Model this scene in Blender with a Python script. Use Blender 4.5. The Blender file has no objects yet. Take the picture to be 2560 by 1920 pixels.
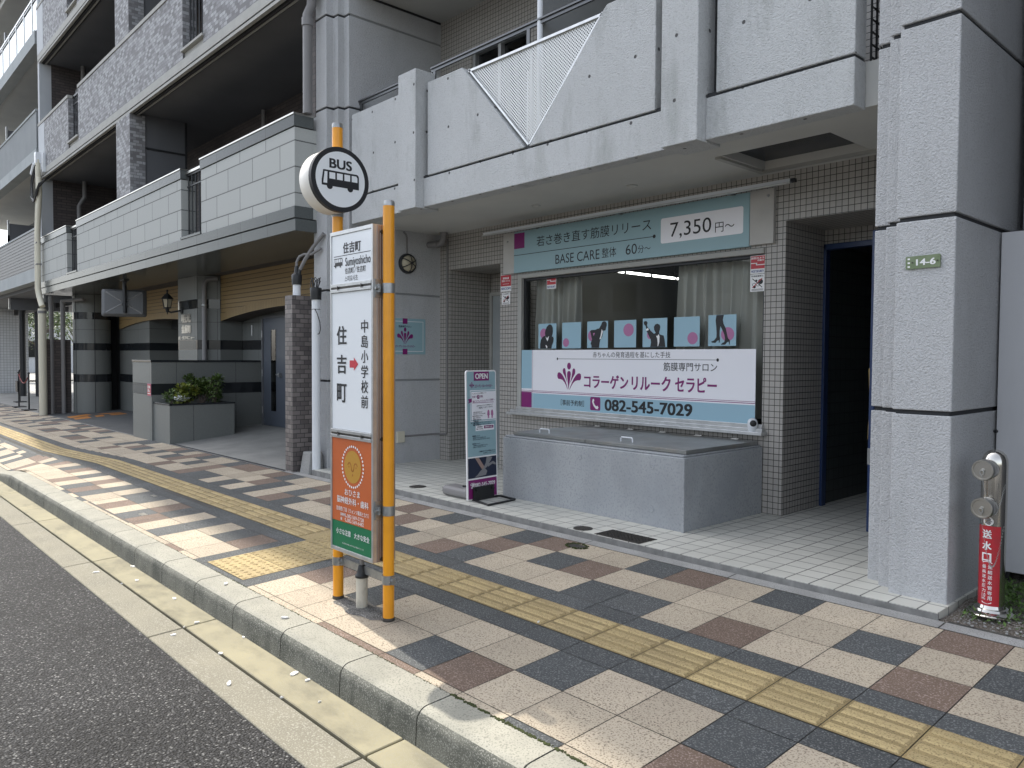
import bpy, bmesh, math, random
from mathutils import Vector, Matrix

random.seed(7)
S = bpy.context.scene
COL = S.collection
R = math.radians

# ---------------------------------------------------------------- camera, sky, sun
cam_d = bpy.data.cameras.new("camera")
cam_d.sensor_fit = 'HORIZONTAL'
cam_d.sensor_width = 36.0
cam_d.lens = 1928.4 / 2560 * 36.0
cam_d.clip_start = 0.05
cam_d.clip_end = 2000
cam = bpy.data.objects.new("camera", cam_d)
COL.objects.link(cam)
yaw, pitch, roll = R(47.6153), R(-1.9639), R(0.3413)
_f = Vector((-math.sin(yaw)*math.cos(pitch), math.cos(yaw)*math.cos(pitch), math.sin(pitch)))
_r = _f.cross(Vector((0, 0, 1))).normalized()
_u = _r.cross(_f)
_r2 = _r*math.cos(roll) + _u*math.sin(roll)
_u2 = _u*math.cos(roll) - _r*math.sin(roll)
cam.matrix_world = Matrix(((_r2.x, _u2.x, -_f.x, 1.9371), (_r2.y, _u2.y, -_f.y, -2.7971),
                           (_r2.z, _u2.z, -_f.z, 1.3937), (0, 0, 0, 1)))
S.camera = cam

SUN_EL = R(58)
SUN_DIR = Vector((-0.992*math.cos(SUN_EL), 0.1252*math.cos(SUN_EL), math.sin(SUN_EL)))   # towards the sun
world = bpy.data.worlds.new("World")
S.world = world
world.use_nodes = True
wn = world.node_tree
wn.nodes.clear()
sky = wn.nodes.new('ShaderNodeTexSky')
sky.sky_type = 'NISHITA'
sky.sun_disc = False
sky.sun_elevation = SUN_EL
sky.sun_rotation = math.atan2(SUN_DIR.x, SUN_DIR.y) % (2*math.pi)
sky.air_density = 1.0
sky.dust_density = 2.5
sky.ozone_density = 1.0
bg = wn.nodes.new('ShaderNodeBackground')
bg.inputs['Strength'].default_value = 0.15
wo = wn.nodes.new('ShaderNodeOutputWorld')
hz = wn.nodes.new('ShaderNodeHueSaturation')           # thin haze: a paler sky
hz.inputs['Saturation'].default_value = 0.40
wn.links.new(sky.outputs['Color'], hz.inputs['Color'])
wn.links.new(hz.outputs['Color'], bg.inputs['Color'])
wn.links.new(bg.outputs['Background'], wo.inputs['Surface'])

sun_d = bpy.data.lights.new("sun", 'SUN')
sun_d.energy = 2.0
sun_d.angle = R(0.53)
sun_d.color = (1.0, 0.93, 0.82)
sun = bpy.data.objects.new("sun", sun_d)
COL.objects.link(sun)
sun.location = (-20, 0, 40)
sun.rotation_euler = (-SUN_DIR).to_track_quat('-Z', 'Y').to_euler()

S.view_settings.view_transform = 'Standard'
S.view_settings.look = 'None'
S.view_settings.gamma = 1.0
S.view_settings.exposure = 1.40

# ---------------------------------------------------------------- ground height
def gz(x, y):
    z = 0.0045*x + 0.045*y
    if x < -9.5 and y < -0.25:                       # the kerb drops for the driveway
        k = min(1.0, (-9.5 - x)/0.9)*min(1.0, (-0.25 - y)/0.55)
        z -= 0.11*k
    return z

# ---------------------------------------------------------------- materials
MATS = {}
def mk(name, col, rough=0.6, metal=0.0, var=None, vscale=6.0, vdetail=4.0, fine=None, fscale=250.0,
       bump=0.0, bscale=80.0, bdetail=3.0, bdist=0.004, spec=0.5, coat=0.0, island=0.0, stain=None, stain_scale=(1.5, 1.5, 0.35),
       stain_amt=0.5, emit=None, estr=0.0, rvar=0.0):
    """Principled material; var = second colour mixed in by soft noise, fine = speckle colour, stain = streaks."""
    m = bpy.data.materials.new(name)
    m.use_nodes = True
    nt = m.node_tree
    b = nt.nodes['Principled BSDF']
    N = nt.nodes.new
    L = nt.links.new
    b.inputs['Roughness'].default_value = rough
    b.inputs['Metallic'].default_value = metal
    b.inputs['Specular IOR Level'].default_value = spec
    if coat:
        b.inputs['Coat Weight'].default_value = coat
    tc = N('ShaderNodeTexCoord')
    def rgb(c):
        n = N('ShaderNodeRGB'); n.outputs[0].default_value = (*c, 1); return n.outputs[0]
    cur = rgb(col)
    def mix(fac, a, c, mode='MIX'):
        n = N('ShaderNodeMix'); n.data_type = 'RGBA'; n.blend_type = mode
        if isinstance(fac, float): n.inputs[0].default_value = fac
        else: L(fac, n.inputs[0])
        L(a, n.inputs[6]); L(c, n.inputs[7])
        return n.outputs[2]
    def noise(scale, detail=3.0, vec=None, rough_=0.55):
        n = N('ShaderNodeTexNoise'); n.inputs['Scale'].default_value = scale
        n.inputs['Detail'].default_value = detail; n.inputs['Roughness'].default_value = rough_
        L(vec if vec else tc.outputs['Object'], n.inputs['Vector'])
        return n.outputs['Fac']
    def ramp(fac, a, c):
        n = N('ShaderNodeMapRange'); n.inputs['From Min'].default_value = a; n.inputs['From Max'].default_value = c
        L(fac, n.inputs['Value']); return n.outputs['Result']
    if var is not None:
        cur = mix(ramp(noise(vscale, vdetail), 0.35, 0.68), cur, rgb(var))
    if fine is not None:
        cur = mix(ramp(noise(fscale, 1.0), 0.52, 0.68), cur, rgb(fine))
    if island:
        g = N('ShaderNodeNewGeometry')
        mr = N('ShaderNodeMapRange'); mr.inputs['To Min'].default_value = 1 - island; mr.inputs['To Max'].default_value = 1 + island
        L(g.outputs['Random Per Island'], mr.inputs['Value'])
        hs = N('ShaderNodeHueSaturation'); L(mr.outputs['Result'], hs.inputs['Value']); L(cur, hs.inputs['Color'])
        cur = hs.outputs['Color']
    if stain is not None:
        mp = N('ShaderNodeMapping'); mp.inputs['Scale'].default_value = stain_scale
        L(tc.outputs['Object'], mp.inputs['Vector'])
        f = ramp(noise(2.2, 6.0, mp.outputs['Vector'], 0.65), 0.5, 0.78)
        mm = N('ShaderNodeMath'); mm.operation = 'MULTIPLY'; mm.inputs[1].default_value = stain_amt; L(f, mm.inputs[0])
        cur = mix(mm.outputs[0], cur, rgb(stain))
    L(cur, b.inputs['Base Color'])
    if rvar:
        r_ = N('ShaderNodeMapRange'); r_.inputs['To Min'].default_value = max(0.02, rough - rvar); r_.inputs['To Max'].default_value = min(1, rough + rvar)
        L(noise(vscale*2.3, 4.0), r_.inputs['Value']); L(r_.outputs['Result'], b.inputs['Roughness'])
    if bump:
        bp = N('ShaderNodeBump'); bp.inputs['Strength'].default_value = bump; bp.inputs['Distance'].default_value = bdist
        L(noise(bscale, bdetail), bp.inputs['Height']); L(bp.outputs['Normal'], b.inputs['Normal'])
    if emit:
        b.inputs['Emission Color'].default_value = (*emit, 1); b.inputs['Emission Strength'].default_value = estr
    MATS[name] = m
    return m

def mk_brick(name, c1, c2, mortar, bw, rh, ms, offset=0.0, rough=0.5, bump=0.5, bias=0.0, spec=0.5, speckle=None, freq=2, shift=(0, 0), squash=1.0, dirt=None):
    """tiles / bricks laid out in metres on the UV map"""
    m = bpy.data.materials.new(name); m.use_nodes = True
    nt = m.node_tree; b = nt.nodes['Principled BSDF']; N = nt.nodes.new; L = nt.links.new
    uv = N('ShaderNodeUVMap')
    mp = N('ShaderNodeMapping'); mp.inputs['Location'].default_value = (shift[0], shift[1], 0)
    L(uv.outputs['UV'], mp.inputs['Vector'])
    t = N('ShaderNodeTexBrick'); t.offset = offset; t.offset_frequency = freq; t.squash = squash
    t.inputs['Scale'].default_value = 1.0
    t.inputs['Brick Width'].default_value = bw; t.inputs['Row Height'].default_value = rh
    t.inputs['Mortar Size'].default_value = ms; t.inputs['Mortar Smooth'].default_value = 0.1
    t.inputs['Bias'].default_value = bias
    t.inputs['Color1'].default_value = (*c1, 1); t.inputs['Color2'].default_value = (*c2, 1); t.inputs['Mortar'].default_value = (*mortar, 1)
    L(mp.outputs['Vector'], t.inputs['Vector'])
    cur = t.outputs['Color']
    tc = N('ShaderNodeTexCoord')
    if speckle:
        n = N('ShaderNodeTexNoise'); n.inputs['Scale'].default_value = 220; n.inputs['Detail'].default_value = 1.5
        L(tc.outputs['Object'], n.inputs['Vector'])
        mr = N('ShaderNodeMapRange'); mr.inputs['From Min'].default_value = 0.42; mr.inputs['From Max'].default_value = 0.66
        L(n.outputs['Fac'], mr.inputs['Value'])
        mm = N('ShaderNodeMath'); mm.operation = 'MULTIPLY'; mm.inputs[1].default_value = 0.6; L(mr.outputs['Result'], mm.inputs[0])
        x = N('ShaderNodeMix'); x.data_type = 'RGBA'; L(mm.outputs[0], x.inputs[0]); L(cur, x.inputs[6]); x.inputs[7].default_value = (*speckle, 1)
        cur = x.outputs[2]
    if dirt:
        n = N('ShaderNodeTexNoise'); n.inputs['Scale'].default_value = 1.7; n.inputs['Detail'].default_value = 5
        L(tc.outputs['Object'], n.inputs['Vector'])
        mr = N('ShaderNodeMapRange'); mr.inputs['From Min'].default_value = 0.45; mr.inputs['From Max'].default_value = 0.8; mr.inputs['To Max'].default_value = 0.55
        L(n.outputs['Fac'], mr.inputs['Value'])
        x = N('ShaderNodeMix'); x.data_type = 'RGBA'; L(mr.outputs['Result'], x.inputs[0]); L(cur, x.inputs[6]); x.inputs[7].default_value = (*dirt, 1)
        cur = x.outputs[2]
    L(cur, b.inputs['Base Color'])
    b.inputs['Roughness'].default_value = rough; b.inputs['Specular IOR Level'].default_value = spec
    if bump:
        inv = N('ShaderNodeMath'); inv.operation = 'SUBTRACT'; inv.inputs[0].default_value = 1.0; L(t.outputs['Fac'], inv.inputs[1])
        bp = N('ShaderNodeBump'); bp.inputs['Strength'].default_value = bump; bp.inputs['Distance'].default_value = 0.003
        L(inv.outputs[0], bp.inputs['Height']); L(bp.outputs['Normal'], b.inputs['Normal'])
    MATS[name] = m
    return m

def mk_stucco(name, col, dark, holes=False, hshift=(0, 0)):
    """rough sprayed concrete, optional tie holes on the UV grid"""
    m = bpy.data.materials.new(name); m.use_nodes = True
    nt = m.node_tree; b = nt.nodes['Principled BSDF']; N = nt.nodes.new; L = nt.links.new
    b.inputs['Roughness'].default_value = 0.78; b.inputs['Specular IOR Level'].default_value = 0.35
    tc = N('ShaderNodeTexCoord')
    n1 = N('ShaderNodeTexNoise'); n1.inputs['Scale'].default_value = 92; n1.inputs['Detail'].default_value = 2.5; n1.inputs['Distortion'].default_value = 0.8
    n2 = N('ShaderNodeTexNoise'); n2.inputs['Scale'].default_value = 1.6; n2.inputs['Detail'].default_value = 6; n2.inputs['Roughness'].default_value = 0.65
    for n in (n1, n2): L(tc.outputs['Object'], n.inputs['Vector'])
    mr = N('ShaderNodeMapRange'); mr.inputs['From Min'].default_value = 0.4; mr.inputs['From Max'].default_value = 0.8; mr.inputs['To Max'].default_value = 0.6
    L(n2.outputs['Fac'], mr.inputs['Value'])
    x = N('ShaderNodeMix'); x.data_type = 'RGBA'; L(mr.outputs['Result'], x.inputs[0]); x.inputs[6].default_value = (*col, 1); x.inputs[7].default_value = (*dark, 1)
    cur = x.outputs[2]
    # grain, pits a little darker (relief shade put into the colour)
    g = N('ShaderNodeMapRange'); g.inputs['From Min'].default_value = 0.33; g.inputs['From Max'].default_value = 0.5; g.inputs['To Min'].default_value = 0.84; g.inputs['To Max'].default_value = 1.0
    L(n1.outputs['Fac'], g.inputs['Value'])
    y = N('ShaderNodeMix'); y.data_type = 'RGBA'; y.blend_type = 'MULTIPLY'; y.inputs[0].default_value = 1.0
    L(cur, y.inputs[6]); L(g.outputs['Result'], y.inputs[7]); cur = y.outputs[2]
    # rain streaks running down
    sm = N('ShaderNodeMapping'); sm.inputs['Scale'].default_value = (2.6, 2.6, 0.7); L(tc.outputs['Object'], sm.inputs['Vector'])
    sn = N('ShaderNodeTexNoise'); sn.inputs['Scale'].default_value = 1.6; sn.inputs['Detail'].default_value = 7; sn.inputs['Roughness'].default_value = 0.68; L(sm.outputs['Vector'], sn.inputs['Vector'])
    sr = N('ShaderNodeMapRange'); sr.inputs['From Min'].default_value = 0.52; sr.inputs['From Max'].default_value = 0.80; sr.inputs['To Max'].default_value = 0.65 if holes else 0.28; L(sn.outputs['Fac'], sr.inputs['Value'])
    sx = N('ShaderNodeMix'); sx.data_type = 'RGBA'; L(sr.outputs['Result'], sx.inputs[0]); L(cur, sx.inputs[6]); sx.inputs[7].default_value = (dark[0]*.52, dark[1]*.54, dark[2]*.50, 1); cur = sx.outputs[2]
    height = n1.outputs['Fac']
    if holes:
        uv = N('ShaderNodeUVMap')
        mp = N('ShaderNodeMapping'); mp.inputs['Location'].default_value = (hshift[0], hshift[1], 0); mp.inputs['Scale'].default_value = (1/0.45, 1/0.45, 1)
        L(uv.outputs['UV'], mp.inputs['Vector'])
        v = N('ShaderNodeTexVoronoi'); v.inputs['Scale'].default_value = 1.0; v.inputs['Randomness'].default_value = 0.12
        v.voronoi_dimensions = '2D'
        L(mp.outputs['Vector'], v.inputs['Vector'])
        h = N('ShaderNodeMapRange'); h.inputs['From Min'].default_value = 0.024; h.inputs['From Max'].default_value = 0.034
        L(v.outputs['Distance'], h.inputs['Value'])
        z = N('ShaderNodeMix'); z.data_type = 'RGBA'; L(h.outputs['Result'], z.inputs[0]); z.inputs[6].default_value = (0.09, 0.09, 0.09, 1); L(cur, z.inputs[7]); cur = z.outputs[2]
        mm = N('ShaderNodeMath'); mm.operation = 'MULTIPLY'; L(h.outputs['Result'], mm.inputs[0]); L(n1.outputs['Fac'], mm.inputs[1]); height = mm.outputs[0]
    L(cur, b.inputs['Base Color'])
    bp = N('ShaderNodeBump'); bp.inputs['Strength'].default_value = 0.9; bp.inputs['Distance'].default_value = 0.014
    L(height, bp.inputs['Height']); L(bp.outputs['Normal'], b.inputs['Normal'])
    MATS[name] = m
    return m

def mk_asphalt():
    m = bpy.data.materials.new('asphalt'); m.use_nodes = True
    nt = m.node_tree; b = nt.nodes['Principled BSDF']; N = nt.nodes.new; L = nt.links.new
    tc = N('ShaderNodeTexCoord')
    v = N('ShaderNodeTexVoronoi'); v.inputs['Scale'].default_value = 92
    L(tc.outputs['Object'], v.inputs['Vector'])
    sep = N('ShaderNodeSeparateColor'); L(v.outputs['Color'], sep.inputs['Color'])
    cr = N('ShaderNodeValToRGB'); L(sep.outputs['Red'], cr.inputs['Fac'])
    e = cr.color_ramp.elements
    e[0].position = 0.0; e[0].color = (0.028, 0.028, 0.030, 1)
    e[1].position = 1.0; e[1].color = (0.33, 0.33, 0.32, 1)
    k = cr.color_ramp.elements.new(0.55); k.color = (0.055, 0.055, 0.057, 1)
    k = cr.color_ramp.elements.new(0.86); k.color = (0.115, 0.115, 0.117, 1)
    dm = N('ShaderNodeMapRange'); dm.inputs['From Min'].default_value = 0.0; dm.inputs['From Max'].default_value = 0.6; dm.inputs['To Min'].default_value = 1.3; dm.inputs['To Max'].default_value = 0.12
    L(v.outputs['Distance'], dm.inputs['Value'])
    mu = N('ShaderNodeMix'); mu.data_type = 'RGBA'; mu.blend_type = 'MULTIPLY'; mu.inputs[0].default_value = 1
    L(cr.outputs['Color'], mu.inputs[6]); L(dm.outputs['Result'], mu.inputs[7])
    n = N('ShaderNodeTexNoise'); n.inputs['Scale'].default_value = 1.3; n.inputs['Detail'].default_value = 5; L(tc.outputs['Object'], n.inputs['Vector'])
    nr = N('ShaderNodeMapRange'); nr.inputs['From Min'].default_value = 0.3; nr.inputs['From Max'].default_value = 0.7; nr.inputs['To Min'].default_value = 0.75; nr.inputs['To Max'].default_value = 1.3
    L(n.outputs['Fac'], nr.inputs['Value'])
    m2 = N('ShaderNodeMix'); m2.data_type = 'RGBA'; m2.blend_type = 'MULTIPLY'; m2.inputs[0].default_value = 1
    L(mu.outputs[2], m2.inputs[6]); L(nr.outputs['Result'], m2.inputs[7])
    L(m2.outputs[2], b.inputs['Base Color'])
    b.inputs['Roughness'].default_value = 0.75; b.inputs['Specular IOR Level'].default_value = 0.4
    inv = N('ShaderNodeMath'); inv.operation = 'SUBTRACT'; inv.inputs[0].default_value = 1; L(v.outputs['Distance'], inv.inputs[1])
    bp = N('ShaderNodeBump'); bp.inputs['Strength'].default_value = 1.0; bp.inputs['Distance'].default_value = 0.010
    L(inv.outputs[0], bp.inputs['Height']); L(bp.outputs['Normal'], b.inputs['Normal'])
    MATS['asphalt'] = m
    return m

def mk_glass(name, tint=(0.9, 0.95, 0.95), refl=1.0):
    m = bpy.data.materials.new(name); m.use_nodes = True
    nt = m.node_tree; nt.nodes.clear(); N = nt.nodes.new; L = nt.links.new
    o = N('ShaderNodeOutputMaterial'); t = N('ShaderNodeBsdfTransparent'); g = N('ShaderNodeBsdfGlossy'); mx = N('ShaderNodeMixShader'); f = N('ShaderNodeFresnel')
    t.inputs['Color'].default_value = (*tint, 1); g.inputs['Roughness'].default_value = 0.01; f.inputs['IOR'].default_value = 1.5
    mm = N('ShaderNodeMath'); mm.operation = 'MULTIPLY'; mm.inputs[1].default_value = refl; L(f.outputs[0], mm.inputs[0])
    L(mm.outputs[0], mx.inputs[0]); L(t.outputs[0], mx.inputs[1]); L(g.outputs[0], mx.inputs[2]); L(mx.outputs[0], o.inputs['Surface'])
    MATS[name] = m
    return m

def mk_perf(name):
    """perforated sheet: round holes on a staggered grid, really see-through"""
    m = bpy.data.materials.new(name); m.use_nodes = True
    nt = m.node_tree; b = nt.nodes['Principled BSDF']; N = nt.nodes.new; L = nt.links.new
    b.inputs['Base Color'].default_value = (0.62, 0.63, 0.62, 1); b.inputs['Roughness'].default_value = 0.45; b.inputs['Metallic'].default_value = 0.3
    uv = N('ShaderNodeUVMap')
    mp = N('ShaderNodeMapping'); mp.inputs['Rotation'].default_value = (0, 0, R(45)); mp.inputs['Scale'].default_value = (48, 48, 1)
    L(uv.outputs['UV'], mp.inputs['Vector'])
    v = N('ShaderNodeTexVoronoi'); v.voronoi_dimensions = '2D'; v.inputs['Randomness'].default_value = 0; v.inputs['Scale'].default_value = 1
    L(mp.outputs['Vector'], v.inputs['Vector'])
    mr = N('ShaderNodeMapRange'); mr.inputs['From Min'].default_value = 0.29; mr.inputs['From Max'].default_value = 0.33
    L(v.outputs['Distance'], mr.inputs['Value'])
    o = nt.nodes['Material Output']; t = N('ShaderNodeBsdfTransparent'); mx = N('ShaderNodeMixShader')
    L(mr.outputs['Result'], mx.inputs[0]); L(t.outputs[0], mx.inputs[1]); L(b.outputs[0], mx.inputs[2]); L(mx.outputs[0], o.inputs['Surface'])
    MATS[name] = m
    return m

# -- the place's materials
mk_asphalt()
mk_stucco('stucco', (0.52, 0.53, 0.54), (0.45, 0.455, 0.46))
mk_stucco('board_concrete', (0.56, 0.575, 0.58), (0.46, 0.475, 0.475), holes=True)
mk('soffit_paint', (0.56, 0.56, 0.53), 0.7, var=(0.51, 0.51, 0.485), vscale=1.5)
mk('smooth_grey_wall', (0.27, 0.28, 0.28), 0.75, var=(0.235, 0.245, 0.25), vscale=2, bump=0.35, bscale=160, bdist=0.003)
mk('joint_dark', (0.035, 0.037, 0.04), 0.9)
mk_brick('wall_tile', (0.40, 0.38, 0.35), (0.355, 0.34, 0.315), (0.04, 0.04, 0.038), 0.0485, 0.0505, 0.0028, rough=0.35, bump=0.5, spec=0.5)
mk_brick('porch_tile', (0.60, 0.595, 0.535), (0.53, 0.525, 0.475), (0.13, 0.13, 0.12), 0.1475, 0.1475, 0.0048, rough=0.5, bump=0.4, dirt=(0.36, 0.36, 0.325), shift=(0.014, 0.042))
mk('porch_edge', (0.16, 0.16, 0.155), 0.85, var=(0.25, 0.25, 0.24), vscale=12, bump=0.4, bscale=60)
mk('cement_board', (0.50, 0.49, 0.465), 0.8, var=(0.44, 0.43, 0.41), vscale=4)
mk('old_concrete', (0.36, 0.36, 0.35), 0.85, var=(0.27, 0.27, 0.26), vscale=5, fine=(0.20, 0.20, 0.19), fscale=160, bump=0.4, bscale=120, bdist=0.003)
TILE_KW = dict(rough=0.8, bump=0.55, bscale=300, bdetail=1.5, bdist=0.003, island=0.12, stain_scale=(1.4, 1.4, 1), stain_amt=0.28)
mk('paver_beige', (0.48, 0.415, 0.315), var=(0.43, 0.37, 0.285), vscale=2.2, fine=(0.20, 0.16, 0.12), fscale=125, stain=(0.20, 0.175, 0.14), **TILE_KW)
mk('paver_dark', (0.062, 0.068, 0.070), var=(0.050, 0.055, 0.057), vscale=2.2, fine=(0.17, 0.175, 0.175), fscale=130, stain=(0.10, 0.10, 0.095), **TILE_KW)
mk('paver_brown', (0.15, 0.104, 0.076), var=(0.13, 0.09, 0.066), vscale=2.2, fine=(0.30, 0.23, 0.195), fscale=130, stain=(0.08, 0.065, 0.055), **TILE_KW)
mk('tactile_yellow', (0.44, 0.345, 0.17), var=(0.38, 0.295, 0.15), vscale=4, fine=(0.22, 0.165, 0.08), fscale=130, stain=(0.20, 0.16, 0.09), **TILE_KW)
mk('tactile_base', (0.33, 0.25, 0.115), var=(0.26, 0.20, 0.10), vscale=7, fine=(0.16, 0.12, 0.06), fscale=180, stain=(0.12, 0.095, 0.055), **TILE_KW)  # darker than the bars: shade between the ridges put into the base colour
mk('grout', (0.045, 0.045, 0.043), 0.95, var=(0.09, 0.085, 0.07), vscale=14)
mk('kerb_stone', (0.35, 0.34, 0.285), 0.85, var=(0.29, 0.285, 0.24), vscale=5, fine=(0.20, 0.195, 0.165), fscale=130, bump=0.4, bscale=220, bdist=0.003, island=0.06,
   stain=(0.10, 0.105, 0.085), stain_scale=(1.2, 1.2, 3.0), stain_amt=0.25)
mk('kerb_face', (0.165, 0.165, 0.138), 0.9, var=(0.085, 0.088, 0.075), vscale=4, vdetail=6, fine=(0.33, 0.33, 0.29), fscale=170, bump=0.5, bscale=150, bdist=0.003,  # front darker than the top: dirt and shade both put into the colour
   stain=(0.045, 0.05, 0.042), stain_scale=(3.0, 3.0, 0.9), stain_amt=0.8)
mk('gutter_concrete', (0.31, 0.28, 0.18), 0.88, var=(0.235, 0.215, 0.145), vscale=3, fine=(0.27, 0.255, 0.20), fscale=200, bump=0.4, bscale=170, bdist=0.003,
   stain=(0.085, 0.08, 0.06), stain_scale=(0.9, 1.7, 1), stain_amt=0.85)
mk('gutter_grey', (0.22, 0.205, 0.155), 0.88, var=(0.18, 0.168, 0.13), vscale=3, fine=(0.31, 0.30, 0.25), fscale=130, bump=0.35, bscale=190, bdist=0.003)
mk_brick('granite_light', (0.40, 0.415, 0.40), (0.365, 0.38, 0.37), (0.05, 0.055, 0.055), 0.76, 0.297, 0.008, offset=0.5, rough=0.7, bump=0.3, spec=0.3, speckle=(0.52, 0.53, 0.51), shift=(0.22, 0.0))
mk_brick('granite_polished', (0.105, 0.115, 0.115), (0.085, 0.095, 0.095), (0.03, 0.033, 0.033), 0.76, 0.6, 0.004, rough=0.20, bump=0.0, spec=0.08, speckle=(0.14, 0.15, 0.148), shift=(0.2, 0.3))
mk_brick('granite_grey', (0.155, 0.165, 0.158), (0.14, 0.15, 0.143), (0.04, 0.042, 0.042), 1.0, 3.0, 0.006, rough=0.5, bump=0.0, speckle=(0.23, 0.24, 0.23), shift=(0.3, 1.0))
mk('granite_black', (0.022, 0.025, 0.028), 0.08, spec=0.6)
mk_brick('mosaic', (0.185, 0.183, 0.19), (0.45, 0.46, 0.475), (0.17, 0.17, 0.175), 0.10, 0.05, 0.0035, offset=0.5, rough=0.6, bump=0.4, bias=-0.15, spec=0.15)
mk('precast', (0.40, 0.40, 0.375), 0.75, var=(0.345, 0.345, 0.325), vscale=4, bump=0.2, bscale=150)
mk('white_precast', (0.50, 0.525, 0.55), 0.7, var=(0.45, 0.475, 0.50), vscale=2)
mk_brick('brown_brick', (0.10, 0.082, 0.078), (0.065, 0.055, 0.054), (0.035, 0.033, 0.032), 0.21, 0.065, 0.006, offset=0.5, rough=0.7, bump=0.4)
mk_brick('pillar_brick', (0.215, 0.19, 0.18), (0.095, 0.083, 0.082), (0.045, 0.043, 0.042), 0.105, 0.054, 0.004, offset=0.5, rough=0.5, bump=0.5, bias=0.0)
mk_brick('yellow_tile', (0.30, 0.215, 0.10), (0.26, 0.185, 0.085), (0.05, 0.036, 0.022), 6.0, 0.075, 0.007, rough=0.6, bump=0.6, speckle=(0.30, 0.19, 0.07))
mk_brick('yellow_arch', (0.31, 0.225, 0.105), (0.265, 0.19, 0.09), (0.12, 0.08, 0.035), 0.06, 3.0, 0.004, rough=0.6, bump=0.5, speckle=(0.30, 0.19, 0.07))
mk('brown_soffit', (0.115, 0.107, 0.10), 0.9, var=(0.10, 0.093, 0.087), vscale=2, spec=0.1)
mk('grey_soffit', (0.15, 0.155, 0.165), 0.8, var=(0.13, 0.135, 0.145), vscale=1.2)
mk('dark_interior', (0.03, 0.034, 0.036), 0.8)
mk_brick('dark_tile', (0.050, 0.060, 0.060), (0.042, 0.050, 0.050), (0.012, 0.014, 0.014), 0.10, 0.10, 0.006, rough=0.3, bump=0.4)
mk('blue_paint', (0.012, 0.03, 0.10), 0.35, var=(0.02, 0.045, 0.12), vscale=9)
mk('steel_door_blue', (0.085, 0.10, 0.125), 0.4)
mk('dark_metal', (0.035, 0.037, 0.04), 0.45, metal=0.4)
mk('black_plastic', (0.014, 0.015, 0.016), 0.45)
mk('bronze_rail', (0.12, 0.125, 0.13), 0.35, metal=0.7)
mk('aluminium', (0.60, 0.61, 0.61), 0.35, metal=0.75, var=(0.5, 0.51, 0.51), vscale=14, rvar=0.1)
mk('aluminium_side', (0.40, 0.365, 0.34), 0.4, metal=0.6, var=(0.30, 0.24, 0.215), vscale=3)
mk('galvanised', (0.42, 0.43, 0.43), 0.4, metal=0.85, var=(0.30, 0.31, 0.31), vscale=18, rvar=0.15)
mk('stainless', (0.55, 0.53, 0.49), 0.12, metal=1.0, rvar=0.05, vscale=10)
mk('brushed_stainless', (0.50, 0.49, 0.46), 0.32, metal=1.0)
mk('brass', (0.75, 0.55, 0.22), 0.2, metal=1.0)
mk('lid_metal', (0.27, 0.28, 0.275), 0.42, metal=0.4, var=(0.20, 0.205, 0.195), vscale=3, stain=(0.25, 0.19, 0.12), stain_scale=(1, 1, 1), stain_amt=0.7, rvar=0.12)
mk('bin_concrete', (0.37, 0.385, 0.395), 0.7, var=(0.30, 0.32, 0.34), vscale=1.8, vdetail=7, fine=(0.27, 0.285, 0.30), fscale=60, bump=0.2, bscale=70, bdist=0.003,
   stain=(0.20, 0.21, 0.215), stain_scale=(1.3, 1.3, 0.7), stain_amt=0.5)
mk('orange_paint', (0.86, 0.36, 0.016), 0.33, var=(0.76, 0.31, 0.016), vscale=5, bump=0.08, bscale=40, stain=(0.35, 0.13, 0.02), stain_scale=(6, 6, 1.0), stain_amt=0.35)
mk('sign_white', (0.82, 0.85, 0.87), 0.28, coat=0.2)
mk('drum_white', (0.80, 0.77, 0.70), 0.4)
mk('ink_black', (0.012, 0.013, 0.016), 0.5)
mk('ink_red', (0.55, 0.03, 0.05), 0.45)
mk('ink_orange', (0.56, 0.125, 0.028), 0.4, var=(0.50, 0.115, 0.03), vscale=4)
mk('ink_green', (0.0, 0.15, 0.06), 0.4)
mk('ink_sun', (0.50, 0.26, 0.035), 0.4)
mk('ink_sun_line', (0.38, 0.12, 0.02), 0.4)
mk('ink_white', (0.82, 0.82, 0.82), 0.45)
mk('ink_teal', (0.28, 0.43, 0.475), 0.4)
mk('ink_sky', (0.31, 0.49, 0.585), 0.35)
mk('ink_magenta', (0.205, 0.012, 0.14), 0.4)
mk('ink_pink', (0.42, 0.16, 0.32), 0.45)
mk('ink_blue', (0.03, 0.08, 0.28), 0.45)
mk('ink_navy', (0.012, 0.018, 0.045), 0.45)
mk('ink_grey', (0.22, 0.22, 0.23), 0.5)
mk('ink_skin', (0.32, 0.22, 0.19), 0.5)
mk('banner_white', (0.84, 0.84, 0.88), 0.35)
mk('plate_green', (0.13, 0.18, 0.085), 0.4, var=(0.19, 0.24, 0.14), vscale=18)
mk('sticker_red', (0.50, 0.022, 0.035), 0.35, var=(0.42, 0.03, 0.04), vscale=30)
mk('pvc_white', (0.74, 0.77, 0.80), 0.3, var=(0.68, 0.71, 0.74), vscale=3)
mk('pvc_old', (0.56, 0.54, 0.46), 0.6, var=(0.48, 0.46, 0.39), vscale=6, stain=(0.16, 0.15, 0.12), stain_scale=(9, 9, 5), stain_amt=0.6)
mk('pvc_beige', (0.60, 0.57, 0.46), 0.45)
mk('pipe_grey', (0.20, 0.195, 0.195), 0.5)
mk('mirror_back', (0.115, 0.12, 0.125), 0.5)
mk('mirror_rib', (0.27, 0.275, 0.28), 0.45)
mk('curtain_cloth', (0.60, 0.575, 0.53), 0.9, bump=0.3, bscale=400, bdist=0.001)
mk('room_wall', (0.20, 0.205, 0.19), 0.9)
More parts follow.
